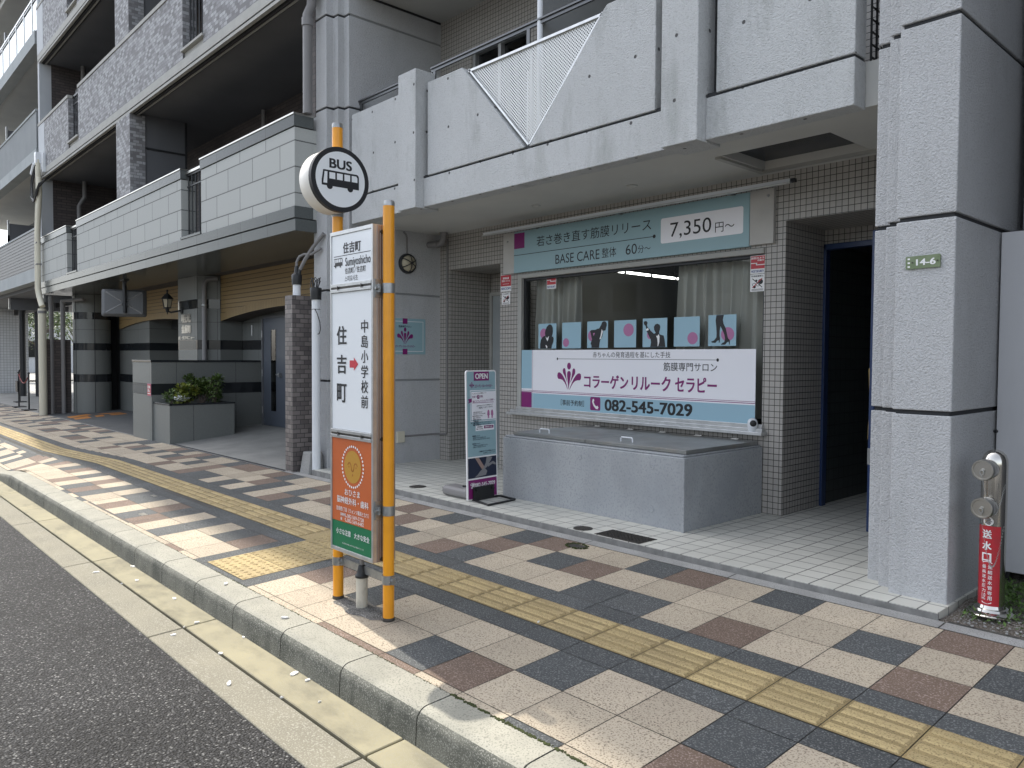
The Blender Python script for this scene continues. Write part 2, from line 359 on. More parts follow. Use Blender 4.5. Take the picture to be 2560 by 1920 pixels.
mk('room_ceiling', (0.13, 0.135, 0.125), 0.9)
mk('led', (0.9, 0.9, 0.9), 0.5, emit=(1.0, 0.97, 0.92), estr=5.0)
mk('lamp_glass', (0.42, 0.38, 0.28), 0.35, spec=0.3)
mk('dark_sheet', (0.012, 0.018, 0.028), 0.25)
mk('iron', (0.06, 0.058, 0.055), 0.55, metal=0.6, var=(0.09, 0.08, 0.07), vscale=40, bump=0.5, bscale=300, bdist=0.002)
mk('soil', (0.075, 0.06, 0.045), 0.95, var=(0.13, 0.115, 0.095), vscale=40, fine=(0.30, 0.29, 0.27), fscale=120, bump=0.9, bscale=80, bdist=0.01)
mk('leaf_a', (0.13, 0.17, 0.03), 0.5, var=(0.19, 0.20, 0.03), vscale=9, island=0.35)
mk('leaf_b', (0.065, 0.11, 0.03), 0.5, var=(0.09, 0.14, 0.03), vscale=9, island=0.35)
mk('weed_leaf', (0.08, 0.15, 0.03), 0.6, island=0.4)
mk('twig', (0.16, 0.125, 0.105), 0.8)
mk('bark', (0.09, 0.07, 0.055), 0.9)
mk('petal', (0.80, 0.79, 0.76), 0.7, island=0.1)
mk('white_panel', (0.58, 0.59, 0.61), 0.35, var=(0.54, 0.55, 0.57), vscale=1.0, stain=(0.42, 0.42, 0.43), stain_amt=.3)
mk('entry_floor', (0.28, 0.28, 0.262), 0.75, var=(0.20, 0.20, 0.19), vscale=3, fine=(0.26, 0.26, 0.25), fscale=70, bump=0.2, bscale=90)
mk('garage_floor', (0.085, 0.09, 0.092), 0.85, var=(0.065, 0.068, 0.07), vscale=3, fine=(0.15, 0.155, 0.155), fscale=180, bump=0.4, bscale=200)
mk('mark_orange', (0.55, 0.22, 0.04), 0.7, var=(0.40, 0.16, 0.03), vscale=8)
mk('siding', (0.125, 0.13, 0.14), 0.5)
mk('grey_render', (0.25, 0.27, 0.28), 0.8, var=(0.215, 0.235, 0.245), vscale=1.5, bump=0.2, bscale=120)
mk('pale_render', (0.36, 0.39, 0.40), 0.75, var=(0.30, 0.33, 0.34), vscale=2)
mk('white_glass', (0.85, 0.90, 0.89), 0.25, spec=0.5)
mk('cable_black', (0.012, 0.012, 0.013), 0.5)
mk('rope_red', (0.20, 0.03, 0.03), 0.7)
mk('moss', (0.05, 0.065, 0.015), 0.95, var=(0.03, 0.035, 0.012), vscale=30, bump=0.8, bscale=150, bdist=0.006)
mk('plain_ground', (0.30, 0.29, 0.27), 0.9, var=(0.24, 0.235, 0.22), vscale=0.5)
mk_brick('white_wall_tile', (0.60, 0.62, 0.64), (0.55, 0.57, 0.59), (0.28, 0.29, 0.30), 0.10, 0.10, 0.006, rough=0.35, bump=0.3)
mk_glass('shop_glass', (0.86, 0.90, 0.89), 1.0)
mk_glass('dark_glass', (0.35, 0.38, 0.40), 1.3)
mk_perf('perforated_sheet')

# ---------------------------------------------------------------- mesh building
SPLIT = {'clamp', 'end_board', 'bolt', 'steel_post', 'corner_block', 'stone_band', 'bracket', 'tie_hole', 'gap_sill', 'gap_rail', 'hinge', 'screw',
         'clamp_knob', 'window', 'beam', 'collar', 'divider', 'balcony_beam', 'cross_bar', 'lifting_slot', 'post', 'box', 'glass_panel', 'balcony_joint',
         'handrail', 'balcony_soffit', 'main_block', 'top_storey', 'upper_block', 'polished_band', 'garage_interior', 'cabinet', 'upper_wall', 'hood', 'terminal', 'cap'}
class MB:
    def __init__(self):
        self.v = []; self.f = []; self.m = []; self.sm = []
    def add(self, vs, fs, mi=0, smooth=False):
        o = len(self.v)
        self.v += [tuple(p) for p in vs]
        for f in fs:
            self.f.append(tuple(i + o for i in f)); self.m.append(mi); self.sm.append(smooth)
    def box(self, x0, x1, y0, y1, z0, z1, mi=0, skip=''):
        vs = [(x0,y0,z0),(x1,y0,z0),(x1,y1,z0),(x0,y1,z0),(x0,y0,z1),(x1,y0,z1),(x1,y1,z1),(x0,y1,z1)]
        F = {'b':(0,3,2,1),'t':(4,5,6,7),'f':(0,1,5,4),'r':(1,2,6,5),'k':(2,3,7,6),'l':(3,0,4,7)}
        self.add(vs, [F[k] for k in F if k not in skip], mi)
    def prism(self, poly, axis, a0, a1, mi=0):
        """poly: 2D outline; axis 'y': (x,z) outline, 'x': (y,z), 'z': (x,y)"""
        n = len(poly)
        def P(p, a):
            return (p[0], a, p[1]) if axis == 'y' else (a, p[0], p[1]) if axis == 'x' else (p[0], p[1], a)
        area = sum(poly[i][0]*poly[(i+1) % n][1] - poly[(i+1) % n][0]*poly[i][1] for i in range(n))
        pl = list(poly) if area > 0 else list(poly)[::-1]
        if axis == 'y': lo, hi = a1, a0
        else: lo, hi = a0, a1
        vs = [P(p, lo) for p in pl] + [P(p, hi) for p in pl]
        fs = [tuple(range(n-1, -1, -1)), tuple(range(n, 2*n))]
        fs += [(i, (i+1) % n, n + (i+1) % n, n + i) for i in range(n)]
        self.add(vs, fs, mi)
    def poly(self, pts, mi=0):
        self.add(pts, [tuple(range(len(pts)))], mi)
    def cyl(self, p0, p1, r0, r1=None, seg=16, mi=0, caps=True, smooth=True):
        r1 = r0 if r1 is None else r1
        a = Vector(p0); b = Vector(p1); d = (b - a).normalized()
        u = d.orthogonal().normalized(); w = d.cross(u)
        vs = []
        for c, r in ((a, r0), (b, r1)):
            vs += [c + (u*math.cos(2*math.pi*i/seg) + w*math.sin(2*math.pi*i/seg))*r for i in range(seg)]
        self.add(vs, [(i, (i+1) % seg, seg + (i+1) % seg, seg + i) for i in range(seg)], mi, smooth)
        if caps:
            self.add(vs[:seg], [tuple(range(seg-1, -1, -1))], mi)
            self.add(vs[seg:], [tuple(range(seg))], mi)
    def lathe(self, prof, c, axis=(0,0,1), seg=24, mi=0, smooth=True):
        """prof: (radius, height) along the axis from c"""
        d = Vector(axis).normalized(); u = d.orthogonal().normalized(); w = d.cross(u); c = Vector(c)
        vs = []
        for r, h in prof:
            vs += [c + d*h + (u*math.cos(2*math.pi*i/seg) + w*math.sin(2*math.pi*i/seg))*r for i in range(seg)]
        fs = []
        for k in range(len(prof)-1):
            for i in range(seg):
                j = (i+1) % seg
                fs.append((k*seg+i, k*seg+j, (k+1)*seg+j, (k+1)*seg+i))
        self.add(vs, fs, mi, smooth)
        self.add(vs[:seg], [tuple(range(seg-1, -1, -1))], mi)
        self.add(vs[-seg:], [tuple(range(seg))], mi)
    def tube(self, pts, r, seg=8, mi=0, smooth=True):
        P = [Vector(p) for p in pts]
        n = len(P); vs = []
        t0 = (P[1]-P[0]).normalized(); u = t0.orthogonal().normalized()
        for i in range(n):
            t = (P[min(i+1, n-1)] - P[max(i-1, 0)]).normalized()
            u = (u - t*u.dot(t)).normalized(); w = t.cross(u)
            rr = r[i] if isinstance(r, (list, tuple)) else r
            vs += [P[i] + (u*math.cos(2*math.pi*k/seg) + w*math.sin(2*math.pi*k/seg))*rr for k in range(seg)]
        fs = [(i*seg+k, i*seg+(k+1) % seg, (i+1)*seg+(k+1) % seg, (i+1)*seg+k) for i in range(n-1) for k in range(seg)]
        self.add(vs, fs, mi, smooth)
        self.add(vs[:seg], [tuple(range(seg-1, -1, -1))], mi)
        self.add(vs[-seg:], [tuple(range(seg))], mi)
    def pieces(self):
        """separate bodies of this mesh (faces that share vertices; bodies whose boxes touch count as one)"""
        par = list(range(len(self.v)))
        def find(i):
            while par[i] != i: par[i] = par[par[i]]; i = par[i]
            return i
        for f in self.f:
            for i in f[1:]: par[find(i)] = find(f[0])
        comp = {}
        for k, f in enumerate(self.f): comp.setdefault(find(f[0]), []).append(k)
        rows = []
        for fs in comp.values():
            P = [self.v[i] for k in fs for i in self.f[k]]
            rows.append([fs, [min(p[a] for p in P) - .004 for a in range(3)], [max(p[a] for p in P) + .004 for a in range(3)]])
        merged = True
        while merged:
            merged = False
            for i in range(len(rows)):
                for j in range(i+1, len(rows)):
                    A_, B_ = rows[i], rows[j]
                    if all(A_[1][a] <= B_[2][a] and B_[1][a] <= A_[2][a] for a in range(3)):
                        A_[0] += B_[0]; A_[1] = [min(A_[1][a], B_[1][a]) for a in range(3)]; A_[2] = [max(A_[2][a], B_[2][a]) for a in range(3)]
                        rows.pop(j); merged = True; break
                if merged: break
        return [r[0] for r in rows]
    def build(self, name, mats, parent=None, bevel=0.0, bseg=2):
        if name in SPLIT:
            ps = self.pieces()
            if len(ps) > 1:
                outs = []
                for fs in ps:
                    m = MB(); idx = {}
                    for k in fs:
                        f = []
                        for i in self.f[k]:
                            if i not in idx: idx[i] = len(m.v); m.v.append(self.v[i])
                            f.append(idx[i])
                        m.f.append(tuple(f)); m.m.append(self.m[k]); m.sm.append(self.sm[k])
                    outs.append(m.build_one(name, mats, parent, bevel, bseg))
                return outs[0]
        return self.build_one(name, mats, parent, bevel, bseg)
    def build_one(self, name, mats, parent=None, bevel=0.0, bseg=2):
        me = bpy.data.meshes.new(name)
        off = Vector((0,0,0))
        q = parent
        while q is not None:
            off += Vector(q.location); q = q.parent
        me.from_pydata([tuple(Vector(p) - off) for p in self.v], [], self.f)
        for m in (mats if isinstance(mats, (list, tuple)) else [mats]):
            me.materials.append(MATS[m])
        me.polygons.foreach_set('material_index', self.m)
        me.polygons.foreach_set('use_smooth', self.sm)
        uvl = me.uv_layers.new(name='UVMap').data
        for p in me.polygons:
            nx, ny, nz = (abs(c) for c in p.normal)
            for li in p.loop_indices:
                co = Vector(me.vertices[me.loops[li].vertex_index].co) + off
                if nz >= nx and nz >= ny: uvl[li].uv = (co.x, co.y)
                elif ny >= nx: uvl[li].uv = (co.x, co.z)
                else: uvl[li].uv = (co.y, co.z)
        me.update()
        if any(self.sm): me.set_sharp_from_angle(angle=R(38))
        o = bpy.data.objects.new(name, me)
        COL.objects.link(o)
        if parent is not None: o.parent = parent
        if bevel:
            b = o.modifiers.new('bevel', 'BEVEL'); b.width = bevel; b.segments = bseg; b.limit_method = 'ANGLE'; b.angle_limit = R(40)
        return o

def tag(o, label, cat, group=None, kind=None):
    if label: o['label'] = label
    if cat: o['category'] = cat
    if group: o['group'] = group
    if kind: o['kind'] = kind
    return o
def thing(name, label, cat, loc=(0,0,0), group=None):
    o = bpy.data.objects.new(name, None); COL.objects.link(o)
    o.location = loc; o.empty_display_size = 0.1
    return tag(o, label, cat, group)
def struct(name, mb, mats, **k):
    o = mb.build(name, mats, **k); o['kind'] = 'structure'
    return o

# ---------------------------------------------------------------- flat graphics: a plane with right / up vectors
class Plane:
    def __init__(self, o, r, u):
        self.o = Vector(o); self.r = Vector(r).normalized(); self.u = Vector(u).normalized(); self.n = self.r.cross(self.u)
    def p(self, x, y, d=0.0):
        return self.o + self.r*x + self.u*y + self.n*d
_tc = {}
def glyphs(s):
    k = s
    if k not in _tc:
        cu = bpy.data.curves.new('lettering', 'FONT'); cu.body = s; cu.size = 1.0; cu.resolution_u = 4; cu.fill_mode = 'FRONT'
        o = bpy.data.objects.new('lettering', cu); COL.objects.link(o)
        dg = bpy.context.evaluated_depsgraph_get(); dg.update()
        me = bpy.data.meshes.new_from_object(o.evaluated_get(dg))
        _tc[k] = ([v.co.copy() for v in me.vertices], [tuple(p.vertices) for p in me.polygons])
        bpy.data.objects.remove(o); bpy.data.curves.remove(cu); bpy.data.meshes.remove(me)
    return _tc[k]
def text(mb, pl, s, cx, cy, w=None, h=None, bold=0.0, mi=0, d=0.002, ang=0.0):
    """lettering centred on (cx, cy), fitted to width w and / or height h"""
    vs, fs = glyphs(s)
    if not vs: return
    x0 = min(v.x for v in vs); x1 = max(v.x for v in vs); y0 = min(v.y for v in vs); y1 = max(v.y for v in vs)
    sx = w/(x1-x0+2*bold) if w else None
    sy = h/(y1-y0+2*bold) if h else None
    sx = sx or sy; sy = sy or sx
    c, s_ = math.cos(ang), math.sin(ang)
    k = bold
    shifts = [(0, 0)] if not bold else [(-k, -k*.6), (k, -k*.6), (-k, k*.6), (k, k*.6), (0, 0)]
    for i, (ox, oy) in enumerate(shifts):          # heavier weight: the outline repeated a hair apart
        out = []
        for v in vs:
            a = (v.x+ox-(x0+x1)/2)*sx; b = (v.y+oy-(y0+y1)/2)*sy
            out.append(pl.p(cx + a*c - b*s_, cy + a*s_ + b*c, d + .00015*i))
        mb.add(out, fs, mi)
def vtext(mb, pl, s, cx, ytop, ybot, w, h, bold=0.0, mi=0, d=0.002):
    n = len(s)
    for i, ch in enumerate(s):
        y = (ytop+ybot)/2 if n == 1 else ytop + (ybot-ytop)*i/(n-1)
        text(mb, pl, ch, cx, y, w, h, bold, mi, d)
def rect(mb, pl, x0, x1, y0, y1, d=0.001, mi=0):
    mb.poly([pl.p(x0,y0,d), pl.p(x1,y0,d), pl.p(x1,y1,d), pl.p(x0,y1,d)], mi)
def ell(mb, pl, cx, cy, rx, ry, d=0.001, mi=0, seg=28):
    mb.poly([pl.p(cx+rx*math.cos(2*math.pi*i/seg), cy+ry*math.sin(2*math.pi*i/seg), d) for i in range(seg)], mi)
def shape(mb, pl, pts, d=0.001, mi=0):
    a = sum(pts[i][0]*pts[(i+1) % len(pts)][1] - pts[(i+1) % len(pts)][0]*pts[i][1] for i in range(len(pts)))
    if a < 0: pts = pts[::-1]
    mb.poly([pl.p(x, y, d) for x, y in pts], mi)
def rrect(mb, pl, x0, x1, y0, y1, r, d=0.001, mi=0):
    pts = []
    for cx, cy, a0 in ((x1-r, y1-r, 0), (x0+r, y1-r, 90), (x0+r, y0+r, 180), (x1-r, y0+r, 270)):
        for k in range(5):
            a = R(a0 + 22.5*k); pts.append((cx + r*math.cos(a), cy + r*math.sin(a)))
    shape(mb, pl, pts, d, mi)
def bus_icon(mb, pl, x0, x1, y0, y1, d, mi, wi):
    """side view of a bus: mi = dark, wi = window colour"""
    W = x1-x0; H = y1-y0
    X = lambda t: x0 + W*t
    Y = lambda t: y0 + H*t
    shape(mb, pl, [(X(0.0),Y(.17)),(X(1.0),Y(.17)),(X(1.0),Y(.86)),(X(.985),Y(.94)),(X(.95),Y(1)),(X(.04),Y(1)),(X(0),Y(.45))], d, mi)
    for c in (.21, .76): ell(mb, pl, X(c), Y(.16), W*.078, H*.17, d+.0003, mi)
    shape(mb, pl, [(X(.04),Y(.29)),(X(.14),Y(.29)),(X(.15),Y(.91)),(X(.075),Y(.91))], d+.0007, wi)
    for i in range(4):
        a = .20 + i*.2; b = a + .155
        if i < 3: rect(mb, pl, X(a), X(b), Y(.56), Y(.90), d+.0007, wi)
        else: shape(mb, pl, [(X(a),Y(.56)),(X(b),Y(.56)),(X(b),Y(.80)),(X(b-.03),Y(.90)),(X(a),Y(.90))], d+.0007, wi)
def flower_logo(mb, pl, cx, cy, w, h, d, mi):
    """five petals and a dot"""
    q = lambda x, y: (cx + (x-400)/700*w, cy + (488-y)/790*h)
    ell(mb, pl, *q(400,197), 56/700*w, 100/790*h, d, mi, 20)
    for P in ([(345,430),(352,375),(375,345),(400,338),(425,345),(447,375),(455,430),(440,540),(420,680),(402,790),(388,880),(384,880),(378,760),(362,620),(348,510)],
              [(215,330),(225,285),(250,258),(275,262),(292,290),(305,380),(322,520),(350,680),(310,570),(270,480),(228,400)],
              [(583,335),(575,290),(550,262),(525,265),(505,295),(495,380),(475,520),(435,690),(490,580),(535,490),(575,410)],
              [(55,480),(65,410),(100,383),(145,395),(200,450),(260,545),(310,660),(350,800),(367,880),(355,870),(325,780),(270,675),(210,605),(150,583),(90,578),(65,545)],
              [(750,490),(740,425),(700,398),(655,410),(600,465),(540,560),(490,670),(440,800),(413,880),(425,880),(470,780),(520,690),(580,625),(650,602),(715,600),(742,560)]):
        shape(mb, pl, [q(*p) for p in P], d, mi)

# ================================================================ THE GROUND
g = MB()
xs = [-260, -120, -60, -40, -33]
g.poly([(-260,-200,-1.2), (120,-200,-1.2), (120,200,-1.2), (-260,200,-1.2)])
struct('ground', g, 'plain_ground')

# road: rises gently from the gutter
g = MB()
pts = []
cols = [-80, -40, -24, -16, -10, -6, -3, 0, 3, 8, 30]
def road_z(x, y):
    return 0.0045*x + 0.045*(-1.38) - 0.158 + (-1.38 - y)*0.018
for i in range(len(cols)-1):
    a, b = cols[i], cols[i+1]
    g.poly([(a,-13,road_z(a,-13)), (b,-13,road_z(b,-13)), (b,-1.38,road_z(b,-1.38)), (a,-1.38,road_z(a,-1.38))])
struct('road', g, 'asphalt')

# gutter: two strips of slabs with open joints
g = MB()
def gut_z(x, y): return 0.0045*x + 0.045*y - 0.15
for lo, hi, mi in ((-1.383, -1.190, 1), (-1.173, -0.985, 0)):
    x = -80.7
    while x < 20:
        a, b = x + 0.006, x + 1.994
        vs = [(a,lo),(b,lo),(b,hi),(a,hi)]
        top = [(p[0], p[1], gut_z(*p)) for p in vs]; bot = [(p[0], p[1], gut_z(*p) - 0.08) for p in vs]
        g.add(bot + top, [(4,5,6,7),(0,1,5,4),(1,2,6,5),(2,3,7,6),(3,0,4,7)], mi)
        x += 2.0
struct('gutter', g, ['gutter_concrete', 'gutter_grey'], bevel=0.004, bseg=1)
g = MB()
g.poly([(-80,-1.39,gut_z(-80,-1.39)-.03), (20,-1.39,gut_z(20,-1.39)-.03), (20,-0.9,gut_z(20,-0.9)-.03), (-80,-0.9,gut_z(-80,-0.9)-.03)])
struct('gutter_bed', g, 'grout')

# kerb stones, 0.615 m each, with a rounded front edge
kb = MB()
prof_n = 7
x = -2.46 - 0.615*36
while x < 12:
    a, b = x + 0.004, x + 0.611
    def section(xx):
        low = min(1.0, max(0.0, (-9.5 - xx)/0.9))*0.115
        zt = 0.0045*xx + 0.045*(-0.8) - low
        zb = gut_z(xx, -0.985) - 0.03
        pr = [(-0.803, zb), (-0.803, zt)]
        rr = min(0.055, zt - zb - 0.035)
        cy, cz = -0.985 + rr, zt - 0.006 - rr
        for k in range(prof_n):
            t = R(90 + 90*k/(prof_n-1))
            pr.append((cy + rr*math.cos(t), cz + rr*math.sin(t)))
        pr.append((-0.992, zb))
        return [(xx, y, z) for y, z in pr]
    A, B_ = section(a), section(b); n = len(A)
    fs = []
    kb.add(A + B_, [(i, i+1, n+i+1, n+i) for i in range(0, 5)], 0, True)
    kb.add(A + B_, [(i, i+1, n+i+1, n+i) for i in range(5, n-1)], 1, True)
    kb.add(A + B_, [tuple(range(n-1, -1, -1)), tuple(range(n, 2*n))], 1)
    J0 = [(b - .002, y + .006 if y < -.9 else y - .004, z - .008) for _, y, z in B_]; J1 = [(b + .010, y, z) for _, y, z in J0]
    kb.add(J0 + J1, [(i, i+1, n+i+1, n+i) for i in range(n-1)], 2)
    x += 0.615
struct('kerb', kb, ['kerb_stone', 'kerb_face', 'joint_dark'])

# sidewalk: pavers 0.3 m, laid in the photo's pattern near the camera, shuffled further off
pv = MB(); bed = MB()
cols_near = {}   # (column, row) -> colour
def setrow(row, start, s):
    for k, ch in enumerate(s): cols_near[(start + k, row)] = ch
setrow('r1', -11, 'DBNDBBBDDBNBBNBDB')      # column -11 ... 5
setrow('r2', -11, 'BBBNBDNBBBBBDBDBD')
setrow('r3', -11, 'DBBDNBBDNBDBBNBDB')
setrow('m1', -9,  'NBDBBBBDBBDBNBDB')
setrow('m2', -9,  'BBBBBDNBBBNBBDBN')
setrow('m0', -9,  'BBBNNNBBDBBNBDBB')
ROWS = {'r1': (.447, .747), 'r2': (.747, 1.047), 'r3': (1.047, 1.326), 'm1': (-.455, -.155), 'm2': (-.755, -.455), 'm0': (-.803, -.755)}
rnd = random.Random(11)
MI = {'B': 0, 'D': 1, 'N': 2}
last = {}
PAD = (-3.45, -2.85)          # dotted pad at the bus stop
def quad(mb, x0, x1, y0, y1, mi, dz=0.0, gap=0.0024):
    p = [(x0+gap,y0+gap),(x1-gap,y0+gap),(x1-gap,y1-gap),(x0+gap,y1-gap)]
    mb.poly([(a, b, gz(a, b)+dz) for a, b in p], mi)
def shift(x):                  # the guiding strip steps towards the road further down the street
    return 0.0 if x > -9.3 else -0.2*min(1.0, (-9.3 - x)/2.1)
for c in range(-110, 20):
    x0, x1 = c*0.3, c*0.3 + 0.3
    for row, (y0, y1) in ROWS.items():
        if row == 'm0' and x1 < -9.4: continue
        low = row in ('m1', 'm2', 'm0')
        if low and x1 > PAD[0]-.15 and x0 < PAD[1]+.15:
            # trimmed beside the pad's dark border
            parts = []
            if x0 < PAD[0]-.15: parts.append((x0, PAD[0]-.15))
            if x1 > PAD[1]+.15: parts.append((PAD[1]+.15, x1))
        else: parts = [(x0, x1)]
        ch = cols_near.get((c, row))
        if ch is None:
            ch = rnd.choices('BDN', (0.52, 0.28, 0.20))[0]
            if ch != 'B' and last.get(row) == ch and rnd.random() < 0.6: ch = 'B'
        last[row] = ch
        s = shift((x0+x1)/2)
        for a, b in parts:
            if b - a < 0.02: continue
            yy0, yy1 = y0, y1
            if row == 'r1': yy0 = y0 + s
            if row == 'm1': yy1 = y1 + s
            if yy1 - yy0 > 0.32 and row == 'r1':
                quad(pv, a, b, y0, yy1, MI[ch]); quad(pv, a, b, yy0, y0, 0)
            else:
                quad(pv, a, b, yy0, yy1, MI[ch])
    # dark borders of the guiding strip (staggered by half a paver)
    for y0, y1 in ((.30, .447), (-.155, 0.0)):
        if y0 < 0 and x1 > PAD[0]-.15 and x0 < PAD[1]+.15:
            if x0 < PAD[0]-.15: pv_parts = [(x0, PAD[0]-.15)]
            elif x1 > PAD[1]+.15: pv_parts = [(PAD[1]+.15, x1)]
            else: pv_parts = []
        else: pv_parts = [(x0, x1)]
        for a, b in pv_parts:
            s0, s1 = shift(a), shift(b); e = 0.0024
            P = [(a+e, y0+s0+e), (b-e, y0+s1+e), (b-e, y1+s1-e), (a+e, y1+s0-e)]
            pv.poly([(p, q, gz(p, q)) for p, q in P], 1)
# border of the pad
for (a, b) in ((PAD[0]-.15, PAD[0]), (PAD[1], PAD[1]+.15)):
    y = -.803
    for y1 in (-.455, -.155, 0.0):
        quad(pv, a, b, y, y1, 1); y = y1
for a, b in ((PAD[0], PAD[0]+.3), (PAD[0]+.3, PAD[1])): quad(pv, a, b, -.803, -.76, 1)
# outer pavers where the kerb is dropped
for c in range(-110, -31):
    quad(pv, c*0.3, c*0.3+0.3, -.803, -.755, rnd.choices([0,1,2],(5,3,2))[0])
struct('sidewalk', pv, ['paver_beige', 'paver_dark', 'paver_brown'])
for a in range(-110, 20, 1):
    p = [(a*.3,-.803),(a*.3+.3,-.803),(a*.3+.3,1.47),(a*.3,1.47)]
    for y0, y1 in ((-.803,-.25),(-.25,1.47)):
        bed.poly([(q[0], q[1], gz(*q)-0.004) for q in ((a*.3,y0),(a*.3+.3,y0),(a*.3+.3,y1),(a*.3,y1))])
struct('sidewalk_bed', bed, 'grout')

# guiding strip: tiles with four bars each, and the dotted pad
tp = MB()
def bar(x0, x1, y0, y1, h, e=0.006):
    def Z(x, y): return gz(x, y) + 0.002
    s0, s1 = shift(x0), shift(x1)
    lo = [(x0, y0+s0), (x1, y0+s1), (x1, y1+s1), (x0, y1+s0)]
    hi = [(x0+e, y0+s0+e), (x1-e, y0+s1+e), (x1-e, y1+s1-e), (x0+e, y1+s0-e)]
    tp.add([(p[0], p[1], Z(*p)) for p in lo] + [(p[0], p[1], Z(*p)+h) for p in hi], [(4,5,6,7),(0,1,5,4),(1,2,6,5),(2,3,7,6),(3,0,4,7)])
def stud(cx, cy, h=0.005):
    n = 10; vs = []
    for r, dz in ((0.0165, 0.002), (0.011, 0.002+h)):
        vs += [(cx+r*math.cos(2*math.pi*i/n), cy+r*math.sin(2*math.pi*i/n), gz(cx, cy)+dz) for i in range(n)]
    tp.add(vs, [(i, (i+1) % n, n+(i+1) % n, n+i) for i in range(n)] + [tuple(range(n, 2*n))], 0, False)
for c in range(-100, 14):
    x0, x1 = c*.3, c*.3+.3
    dotted = PAD[0]-.01 < (x0+x1)/2 < PAD[1]+.01
    s0, s1 = shift(x0), shift(x1); e = .002
    P = [(x0+e, s0+e), (x1-e, s1+e), (x1-e, .3+s1-e), (x0+e, .3+s0-e)]
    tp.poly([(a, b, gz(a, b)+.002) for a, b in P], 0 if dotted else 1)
    if not dotted:
        for k in range(4):
            yc = .0375 + .075*k
            bar(x0+.012, x1-.012, yc-.0225, yc+.0225, .006)
# the pad: two columns of dotted tiles from the strip to the kerb
for i in range(2):
    for (y0, y1) in ((-.455, -.155), (-.76, -.455), (-.155, 0.0)):
        a = PAD[0] + .3*i
        P = [(a+.002, y0+.002), (a+.298, y0+.002), (a+.298, y1-.002), (a+.002, y1-.002)]
        tp.poly([(p, q, gz(p, q)+.002) for p, q in P])
for i in range(10):
    for k in range(17):
        stud(PAD[0] + .03 + .06*i, -.735 + .06*k)
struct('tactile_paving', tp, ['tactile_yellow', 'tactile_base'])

# concrete strip along the property line
g = MB()
for x0, x1 in ((-40,-19.0), (-19.0,-12.2),(-12.2,-10.47),(-10.47,-6.65),(-6.65,-4.2),(-4.2,-3.0),(-3.0,-1.8),(-1.8,-.62),(-.62,.57),(.57,6)):
    e = .004
    y1 = 1.43 if x0 > -6.7 else 1.36
    P = [(x0+e,1.33),(x1-e,1.33),(x1-e,y1),(x0+e,y1)]
    g.poly([(a, b, gz(a, b)+.001) for a, b in P])
struct('boundary_strip', g, 'old_concrete')

# ================================================================ CONCRETE APARTMENT BUILDING (right)
PZ = 0.10
g = MB()
g.box(-6.08, 0.525, 1.45, 7.0, -0.05, PZ)
o = struct('porch_floor', g, 'porch_tile')
g = MB()
g.box(-6.08, 0.532, 1.434, 1.449, -0.05, PZ-0.004)
struct('porch_edge', g, 'porch_edge')

A = thing('apartment_building', 'grey sprayed-concrete apartment building with the shop and a triangular mesh panel in its balcony', 'building', (-2.935, 1.625, 0))

def stepped_column(mirror):
    base = [(.209,1.625),(.51,1.625),(.51,7.0),(.019,7.0),(.019,1.805),(.116,1.805),(.116,1.72),(.209,1.72)]
    ins = [(.222,1.642),(.495,1.642),(.495,6.99),(.034,6.99),(.034,1.822),(.131,1.822),(.131,1.737),(.222,1.737)]
    if mirror:
        base = [(-5.87-x, y) for x, y in base]; ins = [(-5.87-x, y) for x, y in ins]
    c = MB(); j = MB()
    lv = [0.02, 1.11, 2.155, 3.195, 4.235, 5.275] + [5.275 + 1.04*k for k in range(1, 22)]
    for a, b in zip(lv[:-1], lv[1:]):
        c.prism(base, 'z', a + 0.012, b - 0.012)
    j.prism(ins, 'z', 0.02, lv[-1])
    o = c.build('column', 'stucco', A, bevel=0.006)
    j.build('column_joint', 'joint_dark', o)
stepped_column(False)
stepped_column(True)

# ground floor tile wall (with openings), recess sides
w = MB()
Y0, Y1 = 3.11, 3.30
w.box(-5.905, -5.70, Y0, Y1, PZ-.01, 2.93)
w.box(-5.70, -4.745, Y0, Y1, 2.475, 2.93)
w.box(-4.745, -4.43, Y0, Y1, PZ-.01, 2.93)
w.box(-4.43, -1.42, Y0, Y1, PZ-.01, 0.80)
w.box(-4.43, -1.42, Y0, Y1, 2.32, 2.93)
w.box(-1.42, -1.235, Y0, Y1, PZ-.01, 2.93)
w.box(-1.235, 0.02, Y0, Y1, 2.52, 2.93)
w.box(-5.90, -5.702, Y1, 3.85, PZ-.01, 2.6)       # left recess, side
w.box(-4.743, -4.55, Y1, 3.85, PZ-.01, 2.6)
w.box(-5.70, -4.745, Y1, 3.85, 2.475, 2.6)
w.box(-5.70, -4.745, 3.80, 3.85, 2.24, 2.474)
w.box(-5.70, -4.745, 3.82, 3.90, PZ-.01, 2.24)
w.box(-1.40, -1.237, Y1, 3.80, PZ-.01, 2.6)       # right recess
w.box(-1.235, 0.02, Y1, 3.80, 2.52, 2.6)
w.box(-1.27, 0.02, 3.80, 3.95, 2.40, 2.6)
w.box(-1.40, -1.27, 3.80, 3.95, PZ-.01, 2.6)
w.build('wall', 'wall_tile', A)

# entrance hall behind the blue door frame
h = MB()
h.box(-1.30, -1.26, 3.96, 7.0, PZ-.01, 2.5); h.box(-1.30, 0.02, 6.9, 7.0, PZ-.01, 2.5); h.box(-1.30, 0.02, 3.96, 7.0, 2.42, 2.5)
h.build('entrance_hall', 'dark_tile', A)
d = MB()
d.box(-1.268, -1.215, 3.78, 3.86, PZ, 2.395); d.box(-1.268, 0.018, 3.78, 3.86, 2.35, 2.398)
d.build('door_frame', 'blue_paint', A, bevel=.003)
